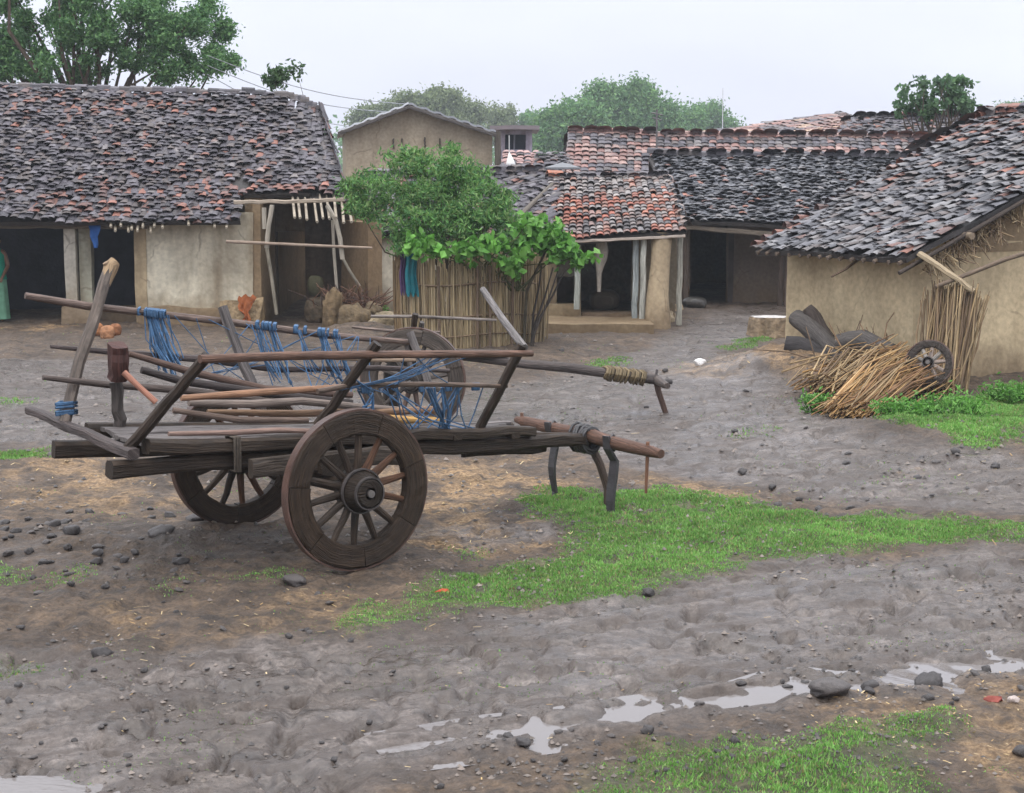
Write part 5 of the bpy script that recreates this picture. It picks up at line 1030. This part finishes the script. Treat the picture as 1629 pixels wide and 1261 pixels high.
stalks('twig_heap', 'thin dark twigs sticking up behind the grey logs against the ochre wall', 'twigs', at(1380, 585, 21.7), at(1362, 520, 22.0), .35, .45, 26, .009, [(.12, .08, .05), (.22, .14, .08)], 6, 0, mat='wood_dry', bend=.1)
p = gp(1312, 622); lump('mud_clod', 'pinkish mud clod at the lower left tip of the stalk heap', 'mud clod', (p[0], p[1], .13), (.24, .2, .15), (.30, .215, .16), seed=81)
def little_wheel():
    c = at(1478, 578, 19.5); t = thing('small_wheel', 'small dark spoked cart wheel leaning on the upright reed sheaf', 'wheel', c * V(1, 1, 0)); wheel(t, c, V(-.42, -.85, .30), .29, .20, .07, 10, .06, .08, .08, 21, (.04, .033, .03), (.17, .155, .14))
little_wheel()
def log(name, label, pts, rad, col, seed, cut=(.20, .16, .12)):
    random.seed(seed); b = MB(); q_ = [np.asarray(p) for p in pts]; q_ = [q_[0], q_[0] * .5 + q_[1] * .5 + V(0, 0, .015), q_[1], q_[1] * .5 + q_[2] * .5, q_[2]]; b.tube(q_, [rad[0], (rad[0] + rad[1]) / 2 * 1.06, rad[1], (rad[1] + rad[2]) / 2 * .95, rad[2]], 14, col, .09); b.tube([pts[0] - nrm(pts[1] - pts[0]) * .004, pts[0] + nrm(pts[1] - pts[0]) * .02], [rad[0] * .97, rad[0] * .9], 14, cut); return tag(b.build(name, M['bark'], None, pts[0]), label, 'log', 'logs beside the ochre house')
log('log', 'thick grey log lying aslant, its pale cut end up against the house corner', [at(1266, 505, 22.9), at(1300, 532, 22.5), at(1342, 572, 22.0)], [.125, .14, .12], (.092, .082, .076), 1, (.32, .29, .25))
log('log', 'grey rounded log right of the thick slanting one, half buried in stalks', [at(1334, 545, 21.9), at(1372, 540, 21.7), at(1420, 560, 21.3)], [.11, .13, .11], (.10, .09, .084), 2)
log('log', 'dark stubby log poking left from under the thick slanting log', [at(1250, 548, 22.4), at(1290, 556, 22.3), at(1325, 578, 22.1)], [.125, .125, .11], (.055, .05, .05), 3, (.05, .045, .045))
log('log', 'short dark branch stub standing above the thick slanting log', [at(1284, 490, 22.75), at(1296, 506, 22.7), at(1320, 540, 22.5)], [.08, .10, .08], (.075, .06, .052), 4)
def stump():
    Y = 27.5; c = at(1225, 530, Y); c[2] = gz1(c[0], c[1]); t = thing('tree_stump', 'low wide tree stump with a pale sawn top behind the grey logs', 'stump', c); rng = np.random.default_rng(4); b = MB(); n = 26; vs = []
    for z, k in ((-.1, 1.25), (.08, 1.08), (.30, 1.0), (.34, .94)):
        for i in range(n): a = 2 * math.pi * i / n; r = .35 * k * (1 + .10 * math.sin(5 * a + 1) + .06 * math.sin(11 * a)); vs.append(c + V(math.cos(a) * r, math.sin(a) * r * .8, z))
    b.add(vs, [(j * n + i, j * n + (i + 1) % n, (j + 1) * n + (i + 1) % n, (j + 1) * n + i) for j in range(3) for i in range(n)], (.24, .18, .12)); b.build('stump_side', M['mudclod'], t)
    b = MB(); b.add([c + V(0, 0, .345)] + [v + V(0, 0, .004) for v in vs[3 * n:]], [(0, 1 + i, 1 + (i + 1) % n) for i in range(n)], (.50, .47, .44)); b.build('cut_face', M['stone'], t)
stump()

# ------------------------------------------------------------------ person at the left edge
def person():
    c = at(-3, 500, 30.1); c[2] = gz1(c[0], c[1]); t = thing('person', 'person in a green sari standing in the dark verandah at the left edge', 'person', c)
    L = lambda x, y, z: c + V(x, y, z)
    J = {'pel': (0, 0, .84, .125), 'spi': (0, -.01, 1.02, .105), 'che': (0, -.005, 1.20, .12), 'nek': (0, -.01, 1.345, .05), 'jaw': (0, -.03, 1.42, .062), 'hea': (0, -.02, 1.50, .085), 'top': (0, -.005, 1.57, .055)}
    E_ = [('pel', 'spi'), ('spi', 'che'), ('che', 'nek'), ('nek', 'jaw'), ('jaw', 'hea'), ('hea', 'top')]
    for s, n in ((1, 'r'), (-1, 'l')):
        J.update({'sh' + n: (.155 * s, 0, 1.29, .055), 'el' + n: (.215 * s, .02, 1.03, .040), 'wr' + n: (.17 * s, -.14, .86, .027), 'ha' + n: (.155 * s, -.19, .81, .026), 'hi' + n: (.085 * s, 0, .78, .09), 'kn' + n: (.09 * s, -.02, .44, .06), 'an' + n: (.09 * s, .02, .07, .036), 'fo' + n: (.10 * s, -.12, .025, .03)})
        E_ += [('che', 'sh' + n), ('sh' + n, 'el' + n), ('el' + n, 'wr' + n), ('wr' + n, 'ha' + n), ('pel', 'hi' + n), ('hi' + n, 'kn' + n), ('kn' + n, 'an' + n), ('an' + n, 'fo' + n)]
        for k, dx in enumerate((-.018, -.006, .006, .018)):
            J['f%s%d' % (n, k)] = (.155 * s + dx, -.235 + .006 * abs(k - 1.5), .765, .008); J['g%s%d' % (n, k)] = (.155 * s + dx, -.25, .73 + .008 * abs(k - 1.5), .007); E_ += [('ha' + n, 'f%s%d' % (n, k)), ('f%s%d' % (n, k), 'g%s%d' % (n, k))]
        J['th' + n] = (.155 * s - .035 * s, -.20, .775, .009); E_.append(('ha' + n, 'th' + n))
    ks = list(J); me = bpy.data.meshes.new('body'); me.from_pydata([J[k][:3] for k in ks], [(ks.index(a), ks.index(b)) for a, b in E_], [])
    o = bpy.data.objects.new('body', me); COL.objects.link(o); o.parent = t; ORIG[o.name] = c
    sm = o.modifiers.new('skin', 'SKIN')
    if not me.skin_vertices: me.attributes
    sv = me.skin_vertices[0].data if len(me.skin_vertices) else None
    if sv is None:
        bpy.context.view_layer.objects.active = o; bpy.ops.mesh.customdata_skin_add(); sv = me.skin_vertices[0].data
    for k, v in zip(ks, sv): v.radius = (J[k][3], J[k][3]); v.use_root = (k == 'pel')
    sb = o.modifiers.new('subdivision', 'SUBSURF'); sb.levels = sb.render_levels = 2
    m = bpy.data.materials.new('brown_skin'); m.use_nodes = True; pb = m.node_tree.nodes['Principled BSDF']; pb.inputs['Base Color'].default_value = (.16, .085, .05, 1); pb.inputs['Roughness'].default_value = .5
    ns = nn(m.node_tree, 'ShaderNodeTexNoise'); ns.inputs['Scale'].default_value = 60; bu = nn(m.node_tree, 'ShaderNodeBump'); bu.inputs['Strength'].default_value = .1; m.node_tree.links.new(ns.outputs[0], bu.inputs['Height']); m.node_tree.links.new(bu.outputs[0], pb.inputs['Normal'])
    me.materials.append(m)
    def lathe(name, prof, col, mat='cloth', n=32, fold=.0):
        b = MB(); vs = []
        for z, rx, ry, dy in prof:
            for k in range(n): a = 2 * math.pi * k / n; f = 1 + fold * (1.6 - z) * math.sin(9 * a + z * 2); vs.append(L(math.cos(a) * rx * f, math.sin(a) * ry * f + dy, z))
        b.add(vs, [(i * n + k, i * n + (k + 1) % n, (i + 1) * n + (k + 1) % n, (i + 1) * n + k) for i in range(len(prof) - 1) for k in range(n)], col, None, True); return b.build(name, M[mat], t)
    lathe('sari_skirt', [(.05, .21, .20, 0), (.3, .20, .18, 0), (.6, .19, .165, 0), (.80, .175, .15, 0), (.95, .145, .125, -.005)], (.16, .33, .22), fold=.05)
    lathe('sari_wrap', [(.78, .19, .165, 0), (.95, .165, .145, -.005), (1.1, .165, .15, -.01), (1.22, .175, .15, -.005), (1.31, .13, .10, 0), (1.36, .07, .07, 0)], (.02, .26, .17), fold=.03)
    lathe('blouse', [(1.05, .155, .14, -.01), (1.2, .165, .14, 0), (1.32, .11, .085, 0)], (.40, .09, .06))
    b = MB(); n = 20; vs = []
    for i in range(9):
        th = math.pi * .62 * i / 8
        for k in range(n): a = 2 * math.pi * k / n; vs.append(L(math.sin(th) * math.cos(a) * .098, .012 + math.sin(th) * math.sin(a) * .105, 1.505 + math.cos(th) * .10 + .035 * (math.sin(a) < -.3) * (i > 4)))
    b.add(vs, [(i * n + k, i * n + (k + 1) % n, (i + 1) * n + (k + 1) % n, (i + 1) * n + k) for i in range(8) for k in range(n)], (.015, .013, .012), None, True); b.tube([L(0, .11, 1.47), L(0, .15, 1.45)], [.05, .045], 10, (.015, .013, .012)); b.build('hair', M['cloth'], t)
    b = MB()
    for s in (-1, 1): b.tube([L(.03 * s - .012, -.105, 1.495), L(.03 * s, -.112, 1.497), L(.03 * s + .012, -.105, 1.495)], [.004, .008, .004], 8, (.02, .016, .014))
    b.build('eyes', M['stone'], t)
    b = MB(); b.tube([L(0, -.105, 1.495), L(0, -.118, 1.47), L(0, -.13, 1.455), L(0, -.105, 1.445)], [.008, .011, .014, .008], 8, (.16, .085, .05)); b.build('nose', M['skin'], t)
    b = MB(); b.tube([L(-.025, -.092, 1.418), L(0, -.104, 1.417), L(.025, -.092, 1.418)], [.004, .008, .004], 8, (.17, .06, .05)); b.build('mouth', M['skin'], t)
    for s in (-1, 1):
        b = MB(); b.tube([L(.088 * s, 0, 1.51), L(.096 * s, .01, 1.48), L(.088 * s, -.005, 1.45)], [.012, .018, .01], 8, (.16, .085, .05)); b.build('ear', M['skin'], t)
person()

# ------------------------------------------------------------------ trees behind the village
tree('broad_tree', 'large dark green tree with rounded leaf clumps towering behind the long left house', at(150, 279, 44) * V(1, 1, 0),
     [ell(60, 50, 44, 70, 60), ell(-30, 30, 44, 80, 90), ell(140, 20, 43, 75, 60), ell(120, 95, 43.5, 75, 40), ell(215, 55, 43, 70, 55), ell(255, 105, 43.5, 62, 32), ell(280, 15, 44, 65, 50), ell(330, 100, 44, 50, 28), ell(345, 40, 44.5, 25, 30), ell(40, 110, 44, 80, 35), ell(190, -60, 44, 120, 40), ell(60, -60, 44, 120, 50), ell(-80, 90, 44, 60, 50)],
     280, 260, .32, .115, [(.09, .205, .075), (.12, .25, .08), (.065, .16, .06), (.15, .285, .10)], .17, 3, None, .5, .55, limbs=40, droop=.2)
tree('sapling', 'thin sapling top with few leaves peeking over the left roof ridge', at(450, 279, 38) * V(1, 1, 0), [ell(442, 122, 38, 22, 14), ell(466, 112, 38, 12, 9), ell(432, 130, 38, 12, 8)], 26, 22, .14, .13, [(.05, .11, .04), (.07, .13, .045)], .03, 8, None, .5, .3, limbs=10)
tree('round_leaved_tree', 'sparse tree with round leaf clusters standing beyond the roofs on the right', at(1495, 279, 48) * V(1, 1, 0), [ell(1495, 155, 48, 72, 36, 1.0), ell(1460, 170, 48, 42, 18, .6), ell(1530, 165, 48, 40, 22, .6), ell(1475, 130, 48, 30, 14, .4), ell(1530, 138, 48, 28, 16, .4)],
     84, 26, .17, .15, [(.075, .155, .065), (.10, .19, .075), (.06, .125, .06)], .10, 9, None, .8, .3, limbs=30, droop=0)
BT = 'hazy trees along the skyline'
HZ = [('tallest hazy tree, its ragged top the highest point of the skyline left of the antenna', 78, [(985, 185, 50, 45), (960, 155, 26, 24), (1010, 160, 28, 26), (985, 215, 60, 35), (955, 146, 9, 20), (984, 150, 8, 16), (1012, 144, 10, 20), (935, 172, 12, 18)], 1),
      ('pale hazy tree with twin tips just left of the bare antenna pole', 80, [(1022, 150, 18, 18), (1035, 185, 40, 35), (1050, 215, 40, 30), (1043, 158, 9, 16), (1062, 176, 12, 14)], 2), ('wide green hazy tree at the left foot of the tallest one', 72, [(900, 205, 45, 38), (875, 230, 35, 30), (930, 195, 35, 35), (882, 186, 10, 14), (905, 172, 12, 16)], 3),
      ('low hazy tree right of the bare antenna pole', 85, [(1085, 190, 40, 22), (1075, 215, 50, 25)], 4), ('rounded bluish tree ending the main clump on its right', 95, [(1130, 180, 32, 18), (1140, 200, 36, 20)], 5),
      ('tiny bluish tree between the flat-roofed house and the main clump', 100, [(848, 192, 18, 14), (845, 215, 22, 25)], 6),
      ('olive hazy tree directly behind the apex of the plain gable house', 90, [(700, 165, 36, 22), (690, 190, 50, 25), (655, 160, 24, 10), (690, 150, 12, 9), (718, 152, 9, 10)], 7), ('olive hazy tree at the right shoulder of the plain gable house', 95, [(745, 178, 30, 18), (735, 195, 40, 20)], 8),
      ('brownish round tree above the flat-roofed lavender house', 100, [(797, 185, 24, 20), (800, 205, 30, 25)], 9), ('pale low tree left of the gable house apex, behind its sheet roof', 95, [(598, 180, 30, 12), (585, 192, 30, 12), (630, 170, 20, 10)], 10),
      ('faint bluish tree at the far right edge of the skyline', 110, [(1608, 178, 28, 12), (1640, 176, 30, 14)], 11)]
for lab, Y, E_, s in HZ:
    Y = Y * 2.0
    big = max(e[2] for e in E_); cols = [FAR, [(.19, .24, .12), (.22, .27, .13), (.15, .20, .10)]][s in (7, 8, 9, 10)]  # both palettes are paled, haze partly put into the leaf colour
    tree('background_tree', lab, at(E_[0][0], 279, Y) * V(1, 1, 0), [ell(u, v, Y, a * .9, b * .8) for u, v, a, b in E_], 34 * len(E_) + 26, 70, 1.0, .40, cols, .35, 100 + s, BT, .5, .5, 'farleaf', 8, .1)
# far skyline growth closing the view between and beyond the houses
def far_wood():
    rng = np.random.default_rng(6); P = []
    for k in range(520):
        Y = rng.uniform(230, 300); u = rng.uniform(-300, 1950); zt = (CAMH + (279 - (215 + 14 * math.sin(u * .011) + 8 * math.sin(u * .037 + 1))) * Y / FPX); c = V(xa(u, Y), Y, rng.uniform(0, zt)); P.append(c + rng.normal(0, 1.2, (45, 3)))
    b = MB(); leaves(b, np.concatenate(P), .9, .6, FAR, rng); tag(b.build('far_woodland', M['farleaf']), 'far woodland fading into haze behind the village', 'woodland', kind='stuff')
far_wood()
def pole_and_wires():
    t = thing('antenna_pole', 'thin bare antenna pole rising in front of the hazy trees', 'pole', at(1045, 279, 41) * V(1, 1, 0)); b = MB(); b.tube([at(1045, 279, 41) * V(1, 1, 0), at(1045, 174, 41)], [.035, .022], 6, (.12, .11, .11)); b.build('mast', M['iron'], t)
    for v, w_ in ((182, 9), (190, 7)):
        b = MB(); b.tube([at(1045 - w_, v - 3, 41), at(1045 + w_, v + 1, 41)], .018, 5, (.14, .13, .13)); b.build('cross_arm', M['iron'], t)
    t = thing('thin_mast', 'very thin distant mast standing alone in the sky right of the tree clump', 'pole', at(1150, 279, 70) * V(1, 1, 0)); b = MB(); b.tube([at(1150, 279, 70) * V(1, 1, 0), at(1150, 140, 70)], [.03, .015], 5, (.55, .55, .58)); b.build('mast', M['iron'], t)
    for k, (p, q, lab) in enumerate(((at(330, 88, 40), at(655, 166, 42.6), 'uppermost of three thin wires sloping from the big tree to the gable house'), (at(330, 104, 40), at(620, 178, 42.6), 'middle one of three thin wires sloping down to the gable house'), (at(330, 118, 40), at(565, 202, 42.6), 'lowest of three thin wires, ending near the gable eave'))):
        b = MB(); b.tube([p * (1 - s) + q * s - V(0, 0, .25 * math.sin(math.pi * s)) for s in np.linspace(0, 1, 16)], .010, 4, (.25, .26, .28)); tag(b.build('utility_wire', M['iron'], None, p), lab, 'wire', 'wires above the left roof')
pole_and_wires()

# ------------------------------------------------------------------ grass, weeds, stones, litter
def grass():
    rng = np.random.default_rng(12); Pa = []
    for P, a in GRASS:
        lo, hi = P.min(0) - .15, P.max(0) + .15; A = np.prod(hi - lo); d = (11000 if lo[1] < 16 else 2200) * a; n = int(min(A * d, 420000))
        x, y = rng.uniform(lo[0], hi[0], n), rng.uniform(lo[1], hi[1], n); nz = (fbm(x * 2.2, y * 2.2, 0, 71, 4) - .5) * .5; dd = pdist(P, x, y) + nz * .9
        k = (dd < .05) & (rng.random(n) < np.clip(4.0 * (fbm(x * 5, y * 4, 0, 91, 3) - .20), .06, 1) * np.clip(-dd * 6 + .35, .2, 1)) & (np.abs(x) < .36 * y + .5); Pa.append(np.stack([x[k], y[k], np.clip(-dd[k] * 4, .62, 1)], 1))
    # stray blades round the patches
    n = 16000; y = 6962 / rng.uniform(200, 1000, n); x = rng.uniform(-.34, .34, n) * y; k = (fbm(x * 1.3, y * 1.3, 0, 95, 4) > .60); Pa.append(np.stack([x[k], y[k], np.full(k.sum(), .45)], 1))
    Q = np.concatenate(Pa); n = len(Q); x, y, sz = Q.T; z = gz(x, y); far = np.clip(y / 11, .9, 2.0)
    hgt = rng.uniform(.011, .029, n) * sz * np.clip(far, 1, 1.5); wd = rng.uniform(.004, .008, n) * far; az = rng.uniform(0, 2 * math.pi, n); ln_ = rng.normal(0, .5, n); la = rng.uniform(0, 2 * math.pi, n)
    d = np.stack([np.cos(az), np.sin(az), 0 * az], 1) * wd[:, None]; b0 = np.stack([x, y, z - .004], 1); tip = b0 + np.stack([np.cos(la) * ln_ * hgt, np.sin(la) * ln_ * hgt, hgt], 1)
    vs = np.stack([b0 - d, b0 + d, tip], 1).reshape(-1, 3); c = pick(rng, [(.155, .34, .075), (.195, .38, .09), (.12, .28, .058), (.255, .39, .125)], n); c *= (.72 + .56 * fbm(x * 1.5, y * 1.5, 0, 97, 3))[:, None]
    dry = rng.random(n) < .06; c[dry] = V(.30, .25, .11)
    b = MB(); b.add(vs, np.arange(n * 3).reshape(n, 3), np.repeat(c, 3, 0)); tag(b.build('grass', M['grass']), 'short bright green grass growing in patches on the wet mud', 'grass', kind='stuff')
grass()
def weed(u, v, r, hgt, lab, seed):
    rng = np.random.default_rng(seed); c = gpt(u, v); t = thing('weed', lab, 'weed', c, 'leafy weeds'); b = MB(); s_ = MB(); P = []
    for k in range(int(26 + 60 * r)):
        a = rng.uniform(0, 2 * math.pi); q = c + V(math.cos(a) * r * rng.random() ** .5, math.sin(a) * r * .7 * rng.random() ** .5, hgt * rng.uniform(.4, 1)); s_.tube([c + (q - c) * V(.6, .6, 0), q], [.006, .003], 4, (.06, .14, .03)); P.append(q + rng.normal(0, .05, (16, 3)))
    leaves(b, np.concatenate(P), .06, .4, LEAF_BR, rng); b.build('foliage', M['leaf'], t); s_.build('stem', M['bark'], t)
weed(1520, 668, .42, .22, 'largest dark green leafy weed in front of the ochre wall', 1); weed(1300, 655, .16, .16, 'small bright weed under the left tip of the stalk heap', 2); weed(1605, 640, .32, .16, 'low weed at the right edge under the ochre wall', 3); weed(1430, 678, .26, .12, 'small flat weed right of the orange stalk tips', 4)
p = gp(590, 492); weed(600, 512, .18, .25, 'grey-green weed by the mud lumps left of the reed enclosure', 5)
def stones():
    rng = np.random.default_rng(33); protos = []
    def mk(seed, flat):
        r_ = np.random.default_rng(seed); n, m = 12, 18; vs = []
        cuts = [(nrm(r_.normal(0, 1, 3)), r_.uniform(.62, .9)) for _ in range(7)]
        for i in range(n + 1):
            th = math.pi * i / n
            for j in range(m):
                ph = 2 * math.pi * j / m; d = V(math.sin(th) * math.cos(ph), math.sin(th) * math.sin(ph), math.cos(th)); k = 1 + .9 * (float(fbm(d[0] * 1.7 + seed * 3, d[1] * 1.7, d[2] * 1.7, seed, 4)) - .5) + .25 * (float(vn(d[0] * 5 + seed, d[1] * 5, d[2] * 5, seed)) - .5); p_ = d * k
                for nv, q in cuts:
                    s_ = p_ @ nv
                    if s_ > q: p_ = p_ - nv * (s_ - q) * .85
                vs.append(p_ * V(1, .85, flat))
        b = MB(); b.add(vs, [(i * m + j, (i + 1) * m + j, (i + 1) * m + (j + 1) % m, i * m + (j + 1) % m) for i in range(n) for j in range(m)], (.050, .044, .043) if seed % 3 else (.085, .074, .070), np.array(vs), True); return b
    B = [mk(s, f) for s, f in ((1, .6), (2, .75), (3, .5), (4, .85), (5, .65), (6, .55))]
    first = {}
    def place(u, v, px, label, group=None, name='stone', k=None, pale=False):
        c = gpt(u, v); s_ = px * c[1] / FPX / 2; k = int(rng.integers(0, 6)) if k is None else k
        if k not in first: o = B[k].build(name, M['stone']); first[k] = o
        else: o = first[k].copy(); COL.objects.link(o)
        o.name = name
        for key in ('group',):
            if key in o: del o[key]
        o.location = c + V(0, 0, s_ * .22); o.scale = (s_, s_, s_ * rng.uniform(.7, 1)); o.rotation_euler = (rng.normal(0, .25), rng.normal(0, .25), rng.uniform(0, 6.28)); tag(o, label, 'stone', group); return o
    big = [(1322, 1112, 74, 'largest dark stone, lying in the middle of the roadside rill on the right'), (1112, 1130, 24, 'small round black stone beside the rill left of the largest stone'), (1384, 1096, 38, 'stone just right of the largest one, touching the rill'), (1476, 1080, 54, 'long low stone at the bend of the rill'),
           (832, 1187, 30, 'dark stone at the left end of the bright rill'), (808, 1172, 20, 'tiny dark stone just above the one at the left end of the rill'), (815, 1208, 22, 'tiny dark stone below the one at the left end of the rill'), (1625, 1200, 40, 'brown stone cut by the right edge of the picture'), (1032, 937, 26, 'dark stone on the lower edge of the big grass patch'),
           (1030, 1178, 26, 'small stone on the mud above the bottom grass patch, left of the weed'), (256, 866, 46, 'biggest wet clod below the tail of the foreground cart'), (116, 866, 34, 'black lump at the left below the cart tail'), (88, 852, 26, 'small black lump left of the bigger black one'), (160, 1046, 36, 'flat grey stone at the lower left edge of the dirt road'),
           (470, 932, 44, 'flat grey slab near the grass below the near wheel'), (86, 727, 22, 'dark stone in the mud left of the cart, alone beside a thin green strip'), (310, 838, 34, 'grey stone near the foot of the far wheel'), (33, 1000, 18, 'small black stone low on the left'), (1170, 1180, 22, 'small flat stone at the top edge of the bottom grass patch'), (700, 1252, 18, 'dark stone at the bottom edge of the picture')]
    for b in big: place(*b)
    w_ = place(1114, 590, 24, 'single white stone on the far muddy path', None, 'stone', 4); m2 = w_.data.copy(); m2.attributes['col'].data.foreach_set('color', np.tile([.72, .70, .68, 1], len(m2.vertices)).astype(np.float32)); w_.data = m2
    w_ = place(1612, 1127, 22, 'pale pinkish stone on the brown bank at the right edge', None, 'stone', 2); m3 = m2.copy(); m3.attributes['col'].data.foreach_set('color', np.tile([.50, .42, .38, 1], len(m3.vertices)).astype(np.float32)); w_.data = m3
    for n, (u0, u1, v0, v1), px, lab, grp in ((48, (0, 340, 815, 945), (10, 26), 'small dark wet clod in the scatter left of the near wheel', 'clods left of the cart'), (26, (760, 1180, 1165, 1240), (8, 18), 'small dark pebble in the mud between the rill and the bottom grass', 'pebbles below the rill'), (22, (1180, 1629, 1060, 1130), (9, 24), 'small wet stone lying along the roadside rill on the right', 'stones along the rill'),
                                    (26, (0, 640, 1060, 1230), (8, 17), 'small dark lump pressed into the wheel-worn road at the lower left', 'lumps on the lower road'), (20, (1180, 1629, 720, 815), (9, 20), 'small dark stone on the muddy track before the ochre house', 'stones on the far track'), (18, (0, 560, 930, 1040), (8, 16), 'small stone on the brown earth between cart and road', 'stones on the brown earth'), (14, (880, 1300, 560, 700), (7, 14), 'small lump of mud on the wide path behind the yokes', 'lumps on the path behind')):
        for _ in range(n): place(rng.uniform(u0, u1), rng.uniform(v0, v1), rng.uniform(*px), lab, grp)
stones()
def scraps():
    for u, v, r, lab in ((703, 937, .035, 'small orange-red rag scrap lying on the left tip of the big grass patch'), (1580, 1124, .032, 'faded red rag scrap lying on the brown bank near the right edge')):
        c = gpt(u, v); b = MB(); rng = np.random.default_rng(u); n = 9; ring = [c + V(math.cos(a) * r * rng.uniform(.6, 1.4) * 1.5, math.sin(a) * r * rng.uniform(.6, 1.3), rng.uniform(.004, .03)) for a in np.linspace(0, 2 * math.pi, n, endpoint=False)]
        P = [c + V(0, 0, .035)] + ring; b.add(P + [p - V(0, 0, .006) for p in P], [(0, 1 + k, 1 + (k + 1) % n) for k in range(n)] + [(n + 1, n + 2 + (k + 1) % n, n + 2 + k) for k in range(n)], (.40, .08, .04) if u < 1000 else (.26, .08, .065)); tag(b.build('rag_scrap', M['cloth'], None, c), lab, 'rag')
scraps()
def litter():
    rng = np.random.default_rng(44); n = 9000; y = 6962 / rng.uniform(200, 1010, n); x = rng.uniform(-.34, .34, n) * y; k = fbm(x * 1.2, y * 1.2, 0, 111, 4) + rng.normal(0, .08, n) > .5; x, y = x[k], y[k]; n = len(x)
    s_ = rng.uniform(.006, .022, n) * np.clip(y / 11, .8, 1.6); z = gz(x, y) + s_ * .25; d = np.array([(1, 0, 0), (0, 1, 0), (-1, 0, 0), (0, -1, 0), (0, 0, .8), (0, 0, -.8)], float)
    vs = (np.stack([x, y, z], 1)[:, None] + d[None] * s_[:, None, None] * rng.uniform(.55, 1.3, (n, 6, 1))).reshape(-1, 3); f = np.array([(0, 1, 4), (1, 2, 4), (2, 3, 4), (3, 0, 4)]); F = (f[None] + (np.arange(n) * 6)[:, None, None]).reshape(-1, 3)
    b = MB(); b.add(vs, F, np.repeat(pick(rng, [(.075, .062, .054), (.11, .09, .075), (.05, .044, .042), (.16, .13, .11)], n), 6, 0), None, True); tag(b.build('gravel', M['stone']), 'fine dark grit and crumbs of mud strewn over the ground', 'gravel', kind='stuff')
    n = 5200; y = 6962 / rng.uniform(255, 1000, n); x = rng.uniform(-.34, .34, n) * y; oc = mask(OCHRE, x, y, .5, (fbm(x * 2.2, y * 2.2, 0, 71, 4) - .5) * 1.4); k = rng.random(n) < oc * .9 + .03; x, y = x[k], y[k]; n = len(x); az = rng.uniform(0, 6.28, n); l = rng.uniform(.008, .036, n) * np.clip((y - 5) / 6, .4, 1.4); wd = rng.uniform(.002, .004, n) * np.clip(y / 10, 1, 2)
    t = np.stack([np.cos(az), np.sin(az), rng.normal(0, .12, n)], 1) * l[:, None]; s1 = np.stack([-np.sin(az), np.cos(az), 0 * az], 1) * wd[:, None]; c = np.stack([x, y, gz(x, y) + .012], 1)
    vs = np.stack([c - t - s1, c - t + s1, c + t + s1, c + t - s1], 1).reshape(-1, 3); b = MB(); b.add(vs, np.arange(n * 4).reshape(n, 4), np.repeat(pick(rng, [(.42, .30, .14), (.34, .22, .10), (.50, .39, .22)], n), 4, 0)); tag(b.build('straw_litter', M['reed']), 'bits of trampled straw on the ground around the cart', 'straw', kind='stuff')
litter()
# ------------------------------------------------------------------ haze
def haze():
    b = MB(); x0, x1, y0, y1, z0, z1 = -260, 260, -20, 330, -1.6, 22
    b.add([(x, y, z) for x in (x0, x1) for y in (y0, y1) for z in (z0, z1)], [(0, 1, 3, 2), (4, 6, 7, 5), (0, 4, 5, 1), (2, 3, 7, 6), (0, 2, 6, 4), (1, 5, 7, 3)], (1, 1, 1))
    m = bpy.data.materials.new('moist_air'); m.use_nodes = True; t = m.node_tree; t.nodes.clear(); v = nn(t, 'ShaderNodeVolumePrincipled'); v.inputs['Color'].default_value = (.86, .93, 1, 1); v.inputs['Density'].default_value = HAZE; v.inputs['Anisotropy'].default_value = .0
    t.links.new(v.outputs[0], nn(t, 'ShaderNodeOutputMaterial').inputs['Volume']); o = b.build('haze', m); tag(o, 'thin pale moist air that fades the far trees', 'haze', kind='stuff')
HAZE = .0008
haze()
